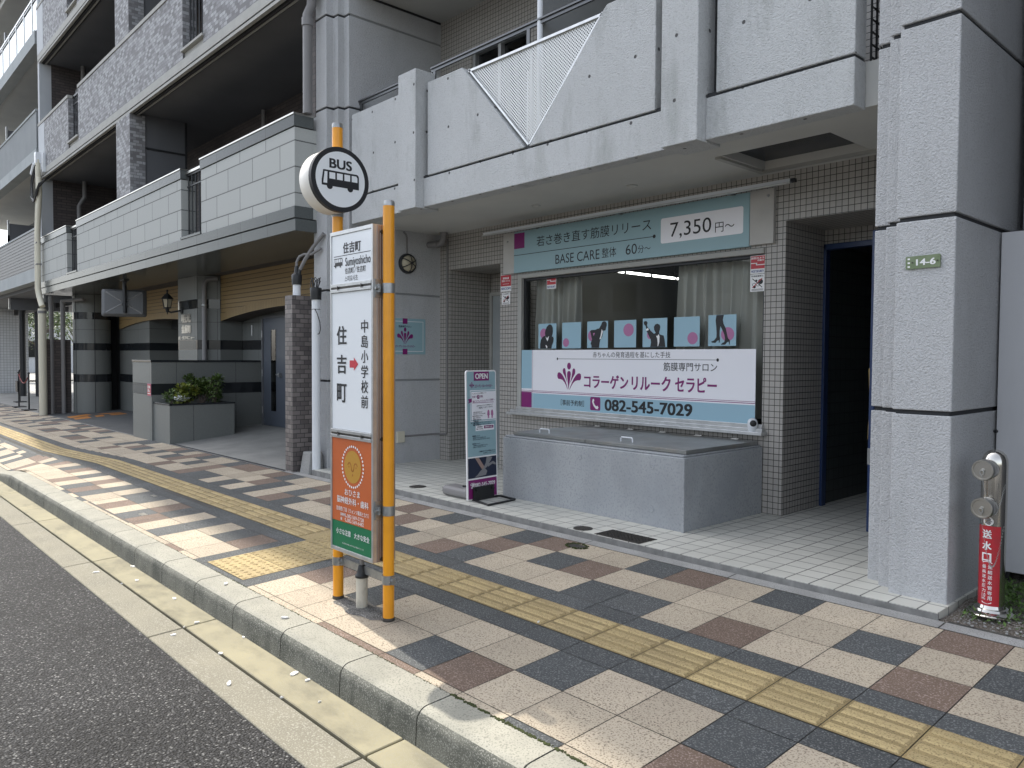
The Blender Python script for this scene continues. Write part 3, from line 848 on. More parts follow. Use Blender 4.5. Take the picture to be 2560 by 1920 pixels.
# opened blue door leaf, seen nearly edge-on past the column
d = MB()
p0 = Vector((-.255, 3.78, 0)); p1 = Vector((-.465, 2.97, 0)); nn = Vector((p1-p0).cross(Vector((0,0,1)))).normalized()*.02
d.prism([(p0+nn)[:2], (p1+nn)[:2], (p1-nn)[:2], (p0-nn)[:2]], 'z', PZ+.02, 2.34)
dl = d.build('door', 'blue_paint', A, bevel=.003)
d = MB()
q = p1 + (p0-p1).normalized()*.08
out = (p1-p0).cross(Vector((0,0,1))).normalized()
if out.x > 0: out = -out
hp = [(q + out*.02 + Vector((0,0,.78))), (q + out*.075 + Vector((0,0,.80))), (q + out*.06 + Vector((0,0,1.05))), (q + out*.075 + Vector((0,0,1.32))), (q + out*.06 + Vector((0,0,1.345))), (q + out*.02 + Vector((0,0,1.35)))]
d.tube(hp, .012, 8)
d.build('handle', 'brass', dl)
d = MB()
d.prism([(p1+nn*1.05)[:2], (p1+nn*1.05+(p1-p0).normalized()*.003)[:2], (p1-nn*1.05+(p1-p0).normalized()*.003)[:2], (p1-nn*1.05)[:2]], 'z', .62, .74)
d.build('lock_plate', 'galvanised', dl)

# left recess: cream steel door with a glazed strip
d = MB()
d.box(-5.70, -4.745, 3.79, 3.819, PZ, 2.235)
dl = d.build('door', 'pale_render', A)
d = MB()
d.box(-5.70, -5.655, 3.765, 3.80, PZ, 2.235); d.box(-5.66, -4.75, 3.765, 3.80, 2.19, 2.236)
d.build('frame', 'precast', dl, bevel=.003)
d = MB()
d.box(-5.43, -5.22, 3.780, 3.789, .62, 2.02)
d.build('pane', 'dark_glass', dl)
d = MB()
for k in range(12): d.box(-5.43, -5.22, 3.772, 3.781, .62+.1165*k, .635+.1165*k)
d.box(-5.335,-5.315,3.770,3.781,.62,2.02)
d.build('glazing_bar', 'precast', dl)

# the inner face of the left column block (smooth render with grooves)
w = MB()
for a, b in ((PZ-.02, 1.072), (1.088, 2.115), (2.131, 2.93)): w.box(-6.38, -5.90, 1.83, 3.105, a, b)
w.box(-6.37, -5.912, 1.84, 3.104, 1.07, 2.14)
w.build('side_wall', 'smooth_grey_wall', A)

# balcony slab / soffit with a recessed light well
s = MB()
ZS = 2.92
hx0, hx1, hy0, hy1 = -1.33, -.50, 2.31, 2.93
s.box(-5.90, hx0, 1.96, Y0, ZS, 3.19); s.box(hx1, 0.02, 1.96, Y0, ZS, 3.19)
s.box(hx0, hx1, 1.96, hy0, ZS, 3.19); s.box(hx0, hx1, hy1, Y0, ZS, 3.19)
s.box(hx0, hx1, hy0, hy1, 3.12, 3.19)
so = s.build('soffit', 'soffit_paint', A)
s = MB()
s.box(hx0+.002, hx1-.002, hy0+.002, hy1-.002, 2.985, 3.0)
s.build('light_well', 'dark_sheet', so)
s = MB()
for z0, e in ((ZS-.018, 0.0), (ZS-.030, .02)):
    pass
s.box(hx0-.06, hx1+.06, hy1+.005, hy1+.05, ZS-.02, ZS); s.box(hx0-.06, hx0-.015, hy0, hy1, ZS-.02, ZS)
s.build('well_trim', 'precast', so)

# balcony front, second floor (and the storeys above, out of the photo, repeated)
def storey(z0, full):
    b = MB()
    b.box(-5.82, -4.74, 1.80, 1.955, z0-.03, z0+.255); b.box(-4.435, -1.445, 1.80, 1.955, z0-.03, z0+.255); b.box(-1.14, -.115, 1.80, 1.955, z0-.03, z0+.255)
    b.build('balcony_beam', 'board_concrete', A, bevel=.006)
    for poly in ([(-5.82,.275),(-4.74,.275),(-4.74,1.195),(-5.82,1.195)],
                 [(-4.37,.275),(-2.965,.275),(-3.80,1.165),(-3.83,1.19),(-4.37,1.19)],
                 [(-2.905,.275),(-1.572,.275),(-1.572,1.19),(-2.04,1.19),(-2.07,1.165)],
                 [(-1.06,.275),(-.115,.275),(-.115,1.195),(-1.06,1.195)]):
        p = MB(); p.prism([(x, z+z0) for x, z in poly], 'y', 1.80, 1.95)
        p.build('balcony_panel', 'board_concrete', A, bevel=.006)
    for x0 in (-4.74, -1.445):
        p = MB(); p.box(x0, x0+.305, 1.70, 1.99, z0-.045, z0+1.325)
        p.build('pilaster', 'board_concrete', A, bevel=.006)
    j = MB(); j.box(-5.80, -.125, 1.82, 1.94, z0+.24, z0+.29); j.box(-4.43,-4.36,1.90,1.94,z0+.27,z0+1.0); j.box(-1.58,-1.44,1.90,1.94,z0+.27,z0+1.0); j.box(-1.145,-1.05,1.90,1.94,z0+.27,z0+1.0)
    j.build('balcony_joint', 'joint_dark', A)
    if not full: return
    # perforated triangle with its slim frame
    t = MB()
    TL, TR, BT = (-3.765, 1.155), (-2.105, 1.155), (-2.935, .285)
    t.poly([(TL[0], 1.845, z0+TL[1]), (BT[0], 1.845, z0+BT[1]), (TR[0], 1.845, z0+TR[1])])
    tm = t.build('perforated_panel', 'perforated_sheet', A)
    t = MB()
    def strip(a, c, wd):
        v = Vector((c[0]-a[0], c[1]-a[1])); n = Vector((-v.y, v.x)).normalized()*wd
        t.prism([(a[0], z0+a[1]), (c[0], z0+c[1]), (c[0]+n.x, z0+c[1]+n.y), (a[0]+n.x, z0+a[1]+n.y)], 'y', 1.825, 1.85)
    strip(TL, TR, -.022); strip(BT, TL, -.018); strip(TR, BT, -.012)
    t.box(-2.95, -2.92, 1.85, 1.87, z0+.30, z0+1.15)
    t.build('panel_frame', 'aluminium', tm)
    r = MB()
    for x0, x1 in ((-5.90, -4.75), (-4.50, -1.50), (-1.12, -.10)):
        r.box(x0, x1, 1.925, 1.975, z0+1.385, z0+1.40); r.box(x0, x1, 1.94, 1.96, z0+1.355, z0+1.385)
        k = x0 + .03
        while k < x1:
            r.box(k, k+.04, 1.94, 1.952, z0+1.0, z0+1.356); k += 1.38
    r.build('handrail', 'bronze_rail', A)
storey(2.93, True)
for k in range(1, 9): storey(2.93 + 2.65*k, False)

# second-floor rooms behind the balcony
w = MB()
w.box(-5.90, -5.30, 3.11, 3.3, 3.19, 5.56); w.box(-4.30, 0.02, 3.11, 3.3, 3.19, 5.56); w.box(-5.30, -4.30, 3.11, 3.3, 5.05, 5.56)
w.build('upper_wall', 'wall_tile', A)
w = MB()
for a, b in ((3.0, 4.225), (4.245, 5.555)): w.box(-6.38, -5.90, 1.83, 3.105, a, b)
w.build('side_wall', 'smooth_grey_wall', A)
w = MB()
w.box(-5.90, 0.02, 1.96, 3.3, 5.55, 5.72)
w.build('upper_soffit', 'soffit_paint', A)
w = MB(); w.box(-5.90, -5.88, 2.0, 3.1, 5.525, 5.549)
w.build('ceiling_trim', 'dark_metal', A)
w = MB(); w.box(-5.295, -4.305, 3.2, 3.21, 3.19, 5.045)
wi = w.build('window', 'dark_glass', A)
w = MB(); w.box(-5.30,-5.25,3.14,3.2,3.19,5.05); w.box(-4.35,-4.30,3.14,3.2,3.19,5.05); w.box(-4.84,-4.79,3.14,3.2,3.19,5.05); w.box(-5.25,-4.35,3.14,3.2,5.0,5.05)
w.build('frame', 'aluminium', wi)
w = MB(); w.box(-5.2,-4.4,3.6,3.65,3.19,5.2)
w.build('blind', 'room_wall', wi)
w = MB(); w.box(-2.95, -2.92, 1.98, 3.10, 3.19, 5.549)
pw = w.build('balcony_divider', 'smooth_grey_wall', A)
w = MB(); w.cyl((-2.935,1.955,3.19), (-2.935,1.955,5.549), .026, seg=12)
w.build('divider_post', 'pvc_white', pw)

# black wire mesh at the end of the balcony beside the column
m = MB()
for k in range(40):
    z = 3.22 + .075*k
    m.box(-.105, -.095, 1.98, 2.6, z, z+.006)
for k in range(8):
    m.box(-.106, -.094, 1.98+.075*k, 1.986+.075*k, 3.2, 6.2)
m.build('wire_screen', 'black_plastic', A)

# unseen mass of the storeys above, kept for its shadow, and of the building behind
w = MB()
w.box(-5.90, 0.02, 2.2, 12, 5.73, 27.2); w.box(-6.38, .51, 7.0, 12, 0, 27.2)
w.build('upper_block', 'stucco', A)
w = MB(); w.box(.52, .9, 3.4, 12, 0, 9.0)
w.build('rear_block', 'smooth_grey_wall', A)

# ---- shop window
sw = MB(); sw.poly([(-4.37, 3.165, .86), (-1.425, 3.165, .86), (-1.425, 3.165, 2.28), (-4.37, 3.165, 2.28)])
sw_o = sw.build('shop_window', 'shop_glass', A)
f = MB()
f.box(-4.43, -4.37, 3.09, 3.20, .83, 2.32); f.box(-4.37, -1.42, 3.09, 3.20, 2.275, 2.32)
f.build('frame', 'precast', sw_o, bevel=.004)
f = MB(); f.box(-4.37, -4.34, 3.13, 3.20, .85, 2.275); f.box(-1.44, -1.42, 3.13, 3.20, .85, 2.275); f.box(-4.34,-1.44,3.13,3.20,2.25,2.275)
f.build('gasket', 'dark_metal', sw_o)
f = MB()
f.box(-4.53, -1.37, 3.015, 3.12, .757, .785); f.box(-4.50, -1.385, 3.05, 3.12, .785, .812); f.box(-4.43, -1.40, 3.075, 3.13, .812, .845)
f.build('sill', 'aluminium', sw_o, bevel=.003)
# room behind the glass
r = MB()
r.box(-4.7, -1.41, 3.31, 6.5, .05, .30); r.box(-4.9,-4.7,3.31,6.6,.05,2.75); r.box(-1.40,-1.36,3.96,6.6,.05,2.75); r.box(-4.9,-1.2,6.5,6.6,.05,2.75)
r.build('room', 'room_wall', A)
r = MB(); r.box(-4.9, -1.3, 3.31, 6.6, 2.62, 2.75)
r.build('room_ceiling', 'room_ceiling', A)
r = MB(); r.box(-2.6, -1.45, 6.2, 6.49, .3, 1.7); r.box(-4.4,-3.3,6.3,6.49,.3,1.25)
r.build('cabinet', 'dark_interior', A)

def curtain(x0, x1, label, n, seed):
    rr = random.Random(seed)
    c = MB(); k = 140
    ph = [rr.uniform(0, 6.28) for _ in range(3)]
    vs = []; rows = 26
    for j in range(rows+1):
        t = j/rows; z = 2.27 - 1.4*t
        for i in range(k+1):
            u = i/k
            a = .048*(1 - .25*math.cos(t*2)) * math.sin(u*n*2*math.pi + 1.2*math.sin(u*7+ph[0]) + .25*math.sin(3*t+ph[1]))
            a += .010*math.sin(u*n*4*math.pi + ph[2])
            xx = x0 + (x1-x0)*u + (.02*t*math.sin(u*9+ph[1]))
            top = .006*math.sin(u*60)*(1 if j == 0 else 0)
            vs.append((xx, 3.335 + a*(.55 + .5*min(1, t*3)), z + top))
    fs = [(j*(k+1)+i, j*(k+1)+i+1, (j+1)*(k+1)+i+1, (j+1)*(k+1)+i) for j in range(rows) for i in range(k)]
    c.add(vs, fs, 0, True)
    tag(c.build('curtain', 'curtain_cloth'), label, 'curtain', 'curtains in the shop window')
curtain(-4.40, -3.70, 'grey-green gathered curtain behind the window glass with the single red camera sticker', 7, 3)
curtain(-2.42, -1.38, 'wider beige-grey pleated curtain behind the poster of legs in high heels', 10, 5)
# lit strip on the shop ceiling
l = MB()
l.box(-3.925, -3.895, 3.75, 5.48, 2.395, 2.415)
t = thing('ceiling_strip_light', 'long thin lit white strip light on the ceiling inside the shop', 'light', (-3.91, 4.6, 2.6))
l.build('tube', 'led', t)
l = MB(); l.box(-3.935, -3.885, 3.73, 5.50, 2.416, 2.435)
for k in range(4): l.box(-3.915, -3.905, 3.8+.5*k, 3.81+.5*k, 2.435, 2.62); l.box(-3.932,-3.888,3.8+.5*k,3.83+.5*k,2.388,2.415)
l.build('rail', 'dark_metal', t)

# ================================================================ SHOP SIGNS AND FITTINGS
# fascia sign board above the window
t = thing('fascia_sign', 'long teal fascia board with a white price box above the shop window', 'sign', (-2.99, 3.1, 2.345))
b = MB(); b.box(-4.655, -4.472, 3.072, 3.109, 2.338, 2.795); b.box(-1.542, -1.325, 3.072, 3.109, 2.348, 2.798)
bo = b.build('end_board', 'cement_board', t, bevel=.002)
b = MB()
for x, z in ((-4.58, 2.70), (-1.375, 2.74)): b.cyl((x, 3.073, z), (x, 3.062, z), .012, .010, 12)
b.build('bolt', 'galvanised', bo)
b = MB(); b.box(-4.470, -1.544, 3.068, 3.109, 2.340, 2.793)
b.build('board', 'ink_teal', t, bevel=.002)
pl = Plane((-4.470, 3.068, 2.340), (1,0,0), (0,0,1))
q = lambda X, Z: (X + 4.470, Z - 2.340)
b = MB()
rect(b, pl, .004, .172, .265, .436, .001, 0)
b.build('corner_square', 'ink_magenta', t)
b = MB()
rrect(b, pl, *(q(-2.454,0)[0], q(-1.60,0)[0]), q(0,2.456)[1], q(0,2.687)[1], .02, .001, 0)
b.build('price_box', 'banner_white', t)
b = MB()
text(b, pl, '若さ巻き直す筋膜リリース', *q(-3.335, 2.652), w=1.54, h=.112, d=.0015)
b.build('headline', 'ink_black', t)
b = MB()
rect(b, pl, 0, q(-2.529,0)[0], q(0,2.530)[1], q(0,2.536)[1], .0012)
ell(b, pl, *q(-2.529, 2.5335), .017, .017, .0014)
b.build('rule', 'ink_black', t)
b = MB()
text(b, pl, 'BASE CARE', *q(-3.51, 2.434), w=.615, h=.098, d=.0015)
text(b, pl, '整体', *q(-3.079, 2.438), w=.186, h=.098, d=.0015)
text(b, pl, '60', *q(-2.80, 2.441), w=.136, h=.098, d=.0015)
text(b, pl, '分～', *q(-2.645, 2.431), w=.15, h=.075, d=.0015)
b.build('lettering', 'ink_black', t)
b = MB()
text(b, pl, '7,350', *q(-2.129, 2.560), w=.434, h=.150, d=.003)
text(b, pl, '円～', *q(-1.778, 2.535), w=.19, h=.085, d=.003)
b.build('price', 'ink_black', t)

# long light bar that floodlights the fascia
t = thing('sign_light_bar', 'long slim white light bar running above the teal fascia board', 'light', (-2.92, 2.9, 2.78))
b = MB(); b.box(-4.775, -1.085, 2.872, 2.925, 2.775, 2.802)
b.build('housing', 'pvc_white', t, bevel=.004)
b = MB(); b.box(-4.77, -1.07, 2.845, 2.871, 2.757, 2.770)
b.build('reflector', 'aluminium', t, bevel=.002)
b = MB()
for x in (-4.1, -2.93, -1.7): b.box(x-.02, x+.02, 2.925, 3.11, 2.785, 2.80)
b.build('bracket', 'galvanised', t)
b = MB(); b.box(-1.084, -1.05, 2.88, 2.92, 2.772, 2.80)
b.build('end_cap', 'dark_metal', t)

for i, (x, y, r, lb) in enumerate(((-3.67, 2.63, .05, 'small round downlight in the balcony soffit, the one farther from the recessed skylight'),
                                ((-2.435), 2.615, .05, 'small round downlight in the balcony soffit, the one closer to the recessed skylight'))):
    t = thing('downlight', lb, 'light', (x, y, 2.92), 'downlights in the soffit')
    b = MB(); b.lathe([(r, -.004), (r*.98, -.008), (r*.78, -.008), (r*.74, 0)], (x, y, 2.92), seg=24); b.build('ring', 'soffit_paint', t)
    b = MB(); b.lathe([(r*.72, -.003), (r*.72, -.0015)], (x, y, 2.92), seg=24); b.build('lens', 'lamp_glass', t)

# banner across the lower window
t = thing('window_banner', 'wide white and light-blue shop banner with magenta flower logo across the lower window', 'banner', (-2.92, 3.1, .83))
X0, X1, Z0, Z1 = -4.362, -1.478, .838, 1.478
b = MB(); b.box(X0, X1, 3.096, 3.100, Z0, Z1); b.build('sheet', 'banner_white', t)
pl = Plane((X0, 3.096, Z0), (1,0,0), (0,0,1))
q = lambda X, Z: (X - X0, Z - Z0)
b = MB(); W = X1 - X0
rect(b, pl, 0, .165, .215, Z1-Z0, .0008, 0); rect(b, pl, .190, W, 0, .165, .0008, 0); rect(b, pl, .165, .190, 0, .165, .0008, 0)
rect(b, pl, 0, .165, 0, .175, .0009, 1)
b.build('colour_field', ['ink_sky', 'ink_magenta'], t)
b = MB()
rect(b, pl, 0, W, .192, .196, .0011, 0); rect(b, pl, 0, W, .177, .183, .0011, 0)
rect(b, pl, .172, .175, 0, Z1-Z0, .0011, 0); rect(b, pl, .183, .186, 0, Z1-Z0, .0011, 1)
b.build('rule', ['ink_magenta', 'ink_white'], t)
b = MB()
flower_logo(b, pl, *q(-3.634, 1.203), .345, .285, .0012, 0)
b.build('emblem', 'ink_magenta', t)
b = MB()
for s_, xa, xb in (('コラーゲン', -3.421, -2.842), ('リルーク', -2.80, -2.343), ('セラピー', -2.293, -1.85)):
    text(b, pl, s_, *q((xa+xb)/2, 1.156), w=xb-xa, h=.140, bold=.028, d=.0013)
b.build('shop_name', 'ink_magenta', t)
b = MB()
rrect(b, pl, q(-3.333,0)[0], q(-3.197,0)[0], q(0,.862)[1], q(0,.998)[1], .016, .0013)
b.build('handset_square', 'ink_magenta', t)
b = MB()
text(b, pl, '赤ちゃんの発育過程を基にした手技', *q(-2.826, 1.428), w=.955, h=.058, d=.0013)
b.build('tagline', 'ink_black', t)
b = MB()
rect(b, pl, *(q(-3.804,0)[0], q(-1.846,0)[0]), q(0,1.381)[1], q(0,1.385)[1], .0012)
ell(b, pl, *q(-3.804, 1.383), .010, .014, .0013); ell(b, pl, *q(-1.846, 1.383), .013, .015, .0013)
b.build('rule', 'ink_black', t)
b = MB()
text(b, pl, '筋膜専門サロン', *q(-2.138, 1.318), w=.576, h=.078, bold=.004, d=.0013)
b.build('subtitle', 'ink_black', t)
b = MB()
text(b, pl, '［事前予約制］', *q(-3.583, .923), w=.33, h=.062, bold=.012, d=.0013)
b.build('lettering', 'ink_black', t)
b = MB()
text(b, pl, '082-545-7029', *q(-2.620, .925), w=1.04, h=.118, bold=.03, d=.0013)
b.build('phone_number', 'ink_black', t)
b = MB()
hs = [(-.035,.045),(-.018,.05),(-.012,.03),(-.022,.018),(-.005,-.012),(.014,-.026),(.028,-.018),(.046,-.034),(.034,-.054),(.01,-.052),(-.022,-.022),(-.042,.018)]
shape(b, pl, [(q(-3.265,0)[0]+x, q(0,.93)[1]+z) for x, z in hs], .002)
b.build('handset_mark', 'ink_white', t)

# seven square posters
def poster(x0, x1, z0, z1, label):
    t = thing('poster', label, 'poster', ((x0+x1)/2, 3.12, z0), 'row of square posters above the banner')
    b = MB(); b.box(x0, x1, 3.118, 3.122, z0, z1); b.build('sheet', 'ink_sky', t)
    return t, Plane((x0, 3.118, z0), (1,0,0), (0,0,1)), x1-x0, z1-z0
def px(P, x0, x1, yb, yt):      # traced outline -> 0..1
    return [((x-x0)/(x1-x0), (yb-y)/(yb-yt)) for x, y in P]
def sil(mb, pl, W, H, P, mi=0, d=.0012):
    shape(mb, pl, [(x*W, y*H) for x, y in P], d, mi)
t, pl, W, H = poster(-4.119, -3.847, 1.493, 1.763, 'light-blue poster with a black silhouette of a woman bowing her head')
b = MB(); ell(b, pl, W*.30, H*.60, W*.20, H*.21); b.build('dot', 'ink_pink', t)
b = MB(); K = (35, 548, 835, 105)
sil(b, pl, W, H, px([(90,832),(88,700),(110,580),(160,490),(235,455),(225,380),(240,290),(285,190),(330,145),(375,130),(420,160),(450,230),(455,330),(445,420),(425,480),(460,495),(478,550),(468,640),(430,740),(415,832)], *K), 0)
sil(b, pl, W, H, px([(250,470),(285,540),(342,466),(322,575),(300,622),(262,540)], *K), 1, .0016)
sil(b, pl, W, H, px([(262,720),(300,790),(292,832),(270,815),(248,745)], *K), 1, .0016)
b.build('silhouette', ['ink_black', 'ink_white'], t)
t, pl, W, H = poster(-3.76, -3.49, 1.494, 1.766, 'plain light-blue poster with a pink dot low down, between two women silhouettes')
b = MB(); ell(b, pl, W*.215, H*.225, W*.165, H*.165); b.build('dot', 'ink_pink', t)
t, pl, W, H = poster(-3.403, -3.127, 1.497, 1.767, 'light-blue poster with a black silhouette of a woman holding her back')
b = MB(); ell(b, pl, W*.24, H*.46, W*.20, H*.21); b.build('dot', 'ink_pink', t)
b = MB(); K = (1460, 2050, 812, 30)
sil(b, pl, W, H, px([(1590,808),(1585,730),(1562,690),(1580,630),(1600,560),(1580,470),(1545,320),(1580,285),(1700,280),(1760,250),(1805,245),(1830,200),(1865,130),(1890,60),(1940,38),(1990,50),(2020,110),(2018,170),(2000,230),(1990,300),(1960,315),(1925,310),(1915,400),(1890,500),(1840,580),(1825,660),(1808,808)], *K), 0)
sil(b, pl, W, H, px([(1632,375),(1690,372),(1650,465)], *K), 2, .0016)
sil(b, pl, W, H, px([(1880,265),(1915,340),(1880,470),(1860,550),(1818,560),(1850,450),(1868,340)], *K), 1, .0016)
b.build('silhouette', ['ink_black', 'ink_white', 'ink_pink'], t)
t, pl, W, H = poster(-3.045, -2.771, 1.499, 1.766, 'plain light-blue poster with a pink dot high up, beside the raised-fist poster')
b = MB(); ell(b, pl, W*.665, H*.64, W*.235, H*.235); b.build('dot', 'ink_pink', t)
t, pl, W, H = poster(-2.69, -2.407, 1.50, 1.773, 'light-blue poster with a black silhouette of a man in a suit raising a fist')
b = MB(); ell(b, pl, W*.30, H*.43, W*.12, H*.15); b.build('dot', 'ink_pink', t)
b = MB(); K = (45, 580, 792, 140)
sil(b, pl, W, H, px([(215,788),(235,690),(225,610),(190,550),(155,470),(130,425),(175,410),(165,385),(125,375),(110,310),(75,270),(65,225),(85,200),(125,195),(155,235),(140,295),(165,350),(190,370),(230,430),(300,490),(335,470),(300,400),(295,330),(325,280),(370,265),(420,290),(436,340),(425,410),(410,460),(420,505),(510,535),(530,620),(550,788)], *K), 0)
sil(b, pl, W, H, px([(115,390),(160,352),(182,380),(175,405),(125,418)], *K), 1, .0016)
sil(b, pl, W, H, px([(345,535),(375,540),(405,500),(422,560),(418,680),(392,775),(380,770),(382,690),(372,600)], *K), 1, .0016)
b.build('silhouette', ['ink_black', 'ink_white'], t)
t, pl, W, H = poster(-2.329, -2.051, 1.504, 1.774, 'plain light-blue poster with a pink dot low down, beside the high-heels poster')
b = MB(); ell(b, pl, W*.735, H*.275, W*.20, H*.205); b.build('dot', 'ink_pink', t)
t, pl, W, H = poster(-1.961, -1.682, 1.506, 1.779, 'light-blue poster with a black silhouette of legs in high heels')
b = MB(); ell(b, pl, W*.70, H*.375, W*.235, H*.225); b.build('dot', 'ink_pink', t)
b = MB(); K = (1525, 2145, 770, 55)
sil(b, pl, W, H, px([(1705,62),(1872,58),(1852,170),(1868,260),(1920,370),(1945,480),(1970,590),(2012,640),(2012,740),(2000,740),(1985,672),(1950,690),(1910,742),(1815,742),(1840,705),(1890,680),(1905,600),(1885,500),(1840,400),(1800,315),(1785,420),(1785,540),(1795,600),(1785,695),(1768,695),(1765,640),(1735,650),(1690,698),(1610,690),(1598,665),(1660,640),(1712,570),(1715,470),(1705,330),(1690,180)], *K), 0)
b.build('silhouette', 'ink_black', t)

# stickers on the window and wall
def sticker(x0, x1, z0, z1, label, kind, Y=3.107, group=None):
    t = thing('sticker', label, 'sticker', ((x0+x1)/2, Y, z0), group)
    b = MB(); b.box(x0, x1, Y-.002, Y, z0, z1); b.build('sheet', 'ink_white', t)
    pl = Plane((x0, Y-.002, z0), (1,0,0), (0,0,1)); W = x1-x0; H = z1-z0
    b = MB()
    if kind == 'camera':
        rect(b, pl, .004, W-.004, H*.27, H-.004, .0006, 0)
        text(b, pl, '防犯カメラ', W*.5, H*.86, w=W*.86, h=H*.12, bold=.03, mi=1, d=.0012)
        text(b, pl, '作動中', W*.70, H*.73, w=W*.46, h=H*.10, bold=.03, mi=1, d=.0012)
        rect(b, pl, .004, W*.42, H*.555, H*.60, .0012, 1); rect(b, pl, W*.38, W*.46, H*.46, H*.60, .0012, 1); rect(b, pl, W*.42, W-.004, H*.46, H*.505, .0012, 1)
        text(b, pl, 'MOST SECURITY', W*.5, H*.13, w=W*.86, h=H*.13, bold=.03, mi=2, d=.0012)
        b.build('print', ['sticker_red', 'ink_white', 'ink_blue'], t)
    elif kind == 'guard':
        rect(b, pl, .003, W-.003, H*.32, H-.003, .0006, 0)
        text(b, pl, '遠隔画像', W*.5, H*.80, w=W*.60, h=H*.13, bold=.03, mi=1, d=.0012)
        text(b, pl, '監視システム', W*.5, H*.64, w=W*.76, h=H*.13, bold=.03, mi=1, d=.0012)
        rect(b, pl, W*.2, W*.8, H*.44, H*.46, .0012, 1)
        text(b, pl, 'SECOM', W*.5, H*.17, w=W*.88, h=H*.14, bold=.03, mi=2, d=.0012)
        b.build('print', ['sticker_red', 'ink_white', 'ink_blue'], t)
    else:
        text(b, pl, '不法投棄禁止', W*.5, H*.89, w=W*.86, h=H*.10, bold=.02, mi=0, d=.0008)
        ell(b, pl, W*.72, H*.56, W*.17, H*.15, .0008, 0); ell(b, pl, W*.30, H*.27, W*.10, H*.08, .0008, 0); ell(b, pl, W*.42, H*.62, W*.08, H*.07, .0008, 0)
        for cx in (.28, .55): ell(b, pl, W*cx, H*.40, W*.13, H*.10, .0008, 0); 
        for cx in (.28, .55): ell(b, pl, W*cx, H*.40, W*.10, H*.075, .0012, 2)
        for a in (1, -1):
            P = [(W*.5-a*W*.36, H*.24), (W*.5-a*W*.32, H*.21), (W*.5+a*W*.36, H*.74), (W*.5+a*W*.32, H*.77)]
            shape(b, pl, P, .0016, 1 if a > 0 else 0)
        for zz in (.12, .06): rect(b, pl, W*.1, W*.9, H*zz, H*(zz+.025), .0008, 0)
        b.build('print', ['ink_black', 'sticker_red', 'ink_white'], t)
sticker(-4.733, -4.553, 2.148, 2.335, 'red and white security sticker on the tile pier between door and window', 'guard')
sticker(-4.711, -4.570, 2.000, 2.133, 'white no-dumping sticker on the tile pier between door and window', 'dump')
sticker(-4.039, -3.897, 2.14, 2.305, 'red security-camera sticker inside the glass in front of the gathered curtain', 'camera', 3.163)
sticker(-1.56, -1.424, 2.113, 2.265, 'red security-camera sticker at the window corner above the white no-dumping sticker', 'camera', 3.128)
sticker(-1.56, -1.426, 1.963, 2.108, 'white no-dumping sticker at the window edge beside the entrance recess, below a red sticker', 'dump', 3.128)

# small security camera on the sill
t = thing('security_camera', 'small white security camera standing on the end of the window sill', 'camera', (-1.478, 3.06, .785))
c = (-1.478, 3.06, .785)
b = MB(); b.lathe([(.030,0),(.034,.01),(.040,.04),(.042,.06),(.040,.085),(.030,.103),(.012,.111),(.002,.112)], c, seg=24); b.build('body', 'pvc_white', t)
b = MB(); ax = Vector((.62,-.78,.05)).normalized(); cc = Vector(c) + Vector((0,0,.068)) + ax*.030
b.lathe([(.027,0),(.027,.010),(.018,.0145),(.002,.0155)], cc, axis=ax, seg=20); b.build('lens', 'black_plastic', t)

# number plate on the column
t = thing('house_number_plate', 'small green enamel plate reading 14-6 on the grey column', 'sign', (.355, 1.622, 1.88))
pl = Plane((.268, 1.615, 1.883), (1,0,.02), (-.02,0,1))
b = MB(); b.poly([pl.p(0,0,0), pl.p(.172,0,0), pl.p(.172,.068,0), pl.p(0,.068,0)]); b.box(.268,.44,1.6155,1.6235,1.885,1.95)
b.build('plate', 'plate_green', t)
b = MB()
text(b, pl, '14-6', .102, .033, w=.098, h=.036, bold=.03, d=.001)
for k in range(3): rect(b, pl, .010, .022, .008+.021*k, .017+.021*k, .001)
b.build('lettering', 'ink_white', t)
b = MB()
for x in (.035, .160): b.cyl(pl.p(x,.034,0), pl.p(x,.034,.004), .004, .004, 8)
b.build('screw', 'iron', t)

# concrete bin with metal lids in front of the window
t = thing('concrete_bin', 'large grey concrete box with two hinged metal lids below the shop window', 'box', (-2.41, 2.5, PZ))
b = MB(); b.box(-3.425, -1.405, 1.985, 3.105, PZ-.005, .655); b.box(-3.41, -1.42, 2.0, 3.10, .655, .672)
b.build('body', 'bin_concrete', t, bevel=.012, bseg=3)
b = MB(); b.box(-1.418, -1.395, 1.974, 1.998, PZ-.004, .652)
b.build('corner_bead', 'bin_concrete', t, bevel=.003)
b = MB()
for x, z in ((-3.05,.56),(-2.45,.56),(-1.70,.56),(-3.05,.23),(-2.45,.23),(-1.70,.23)):
    b.lathe([(.021,0),(.021,.0025),(.017,.004),(.013,.002)], (x, 1.985, z), axis=(0,-1,0), seg=18)
for y, z in ((2.35,.54),(2.8,.54),(2.35,.22)):
    b.lathe([(.021,0),(.021,.0025),(.017,.004),(.013,.002)], (-1.405, y, z), axis=(1,0,0), seg=18)
b.build('tie_hole', 'bin_concrete', t)
for x0, x1, hx in ((-3.345,-2.452,-3.06),(-2.446,-1.43,-2.10)):
    b = MB(); b.box(x0, x1, 2.045, 3.06, .676, .706)
    lid = b.build('lid', 'lid_metal', t, bevel=.003)
    b = MB(); y = 2.17
    b.tube([(hx-.06,y,.705),(hx-.06,y,.732),(hx-.052,y,.742),(hx+.052,y,.742),(hx+.06,y,.732),(hx+.06,y,.705)], .006, 8)
    b.build('handle', 'pvc_white', lid)
b = MB()
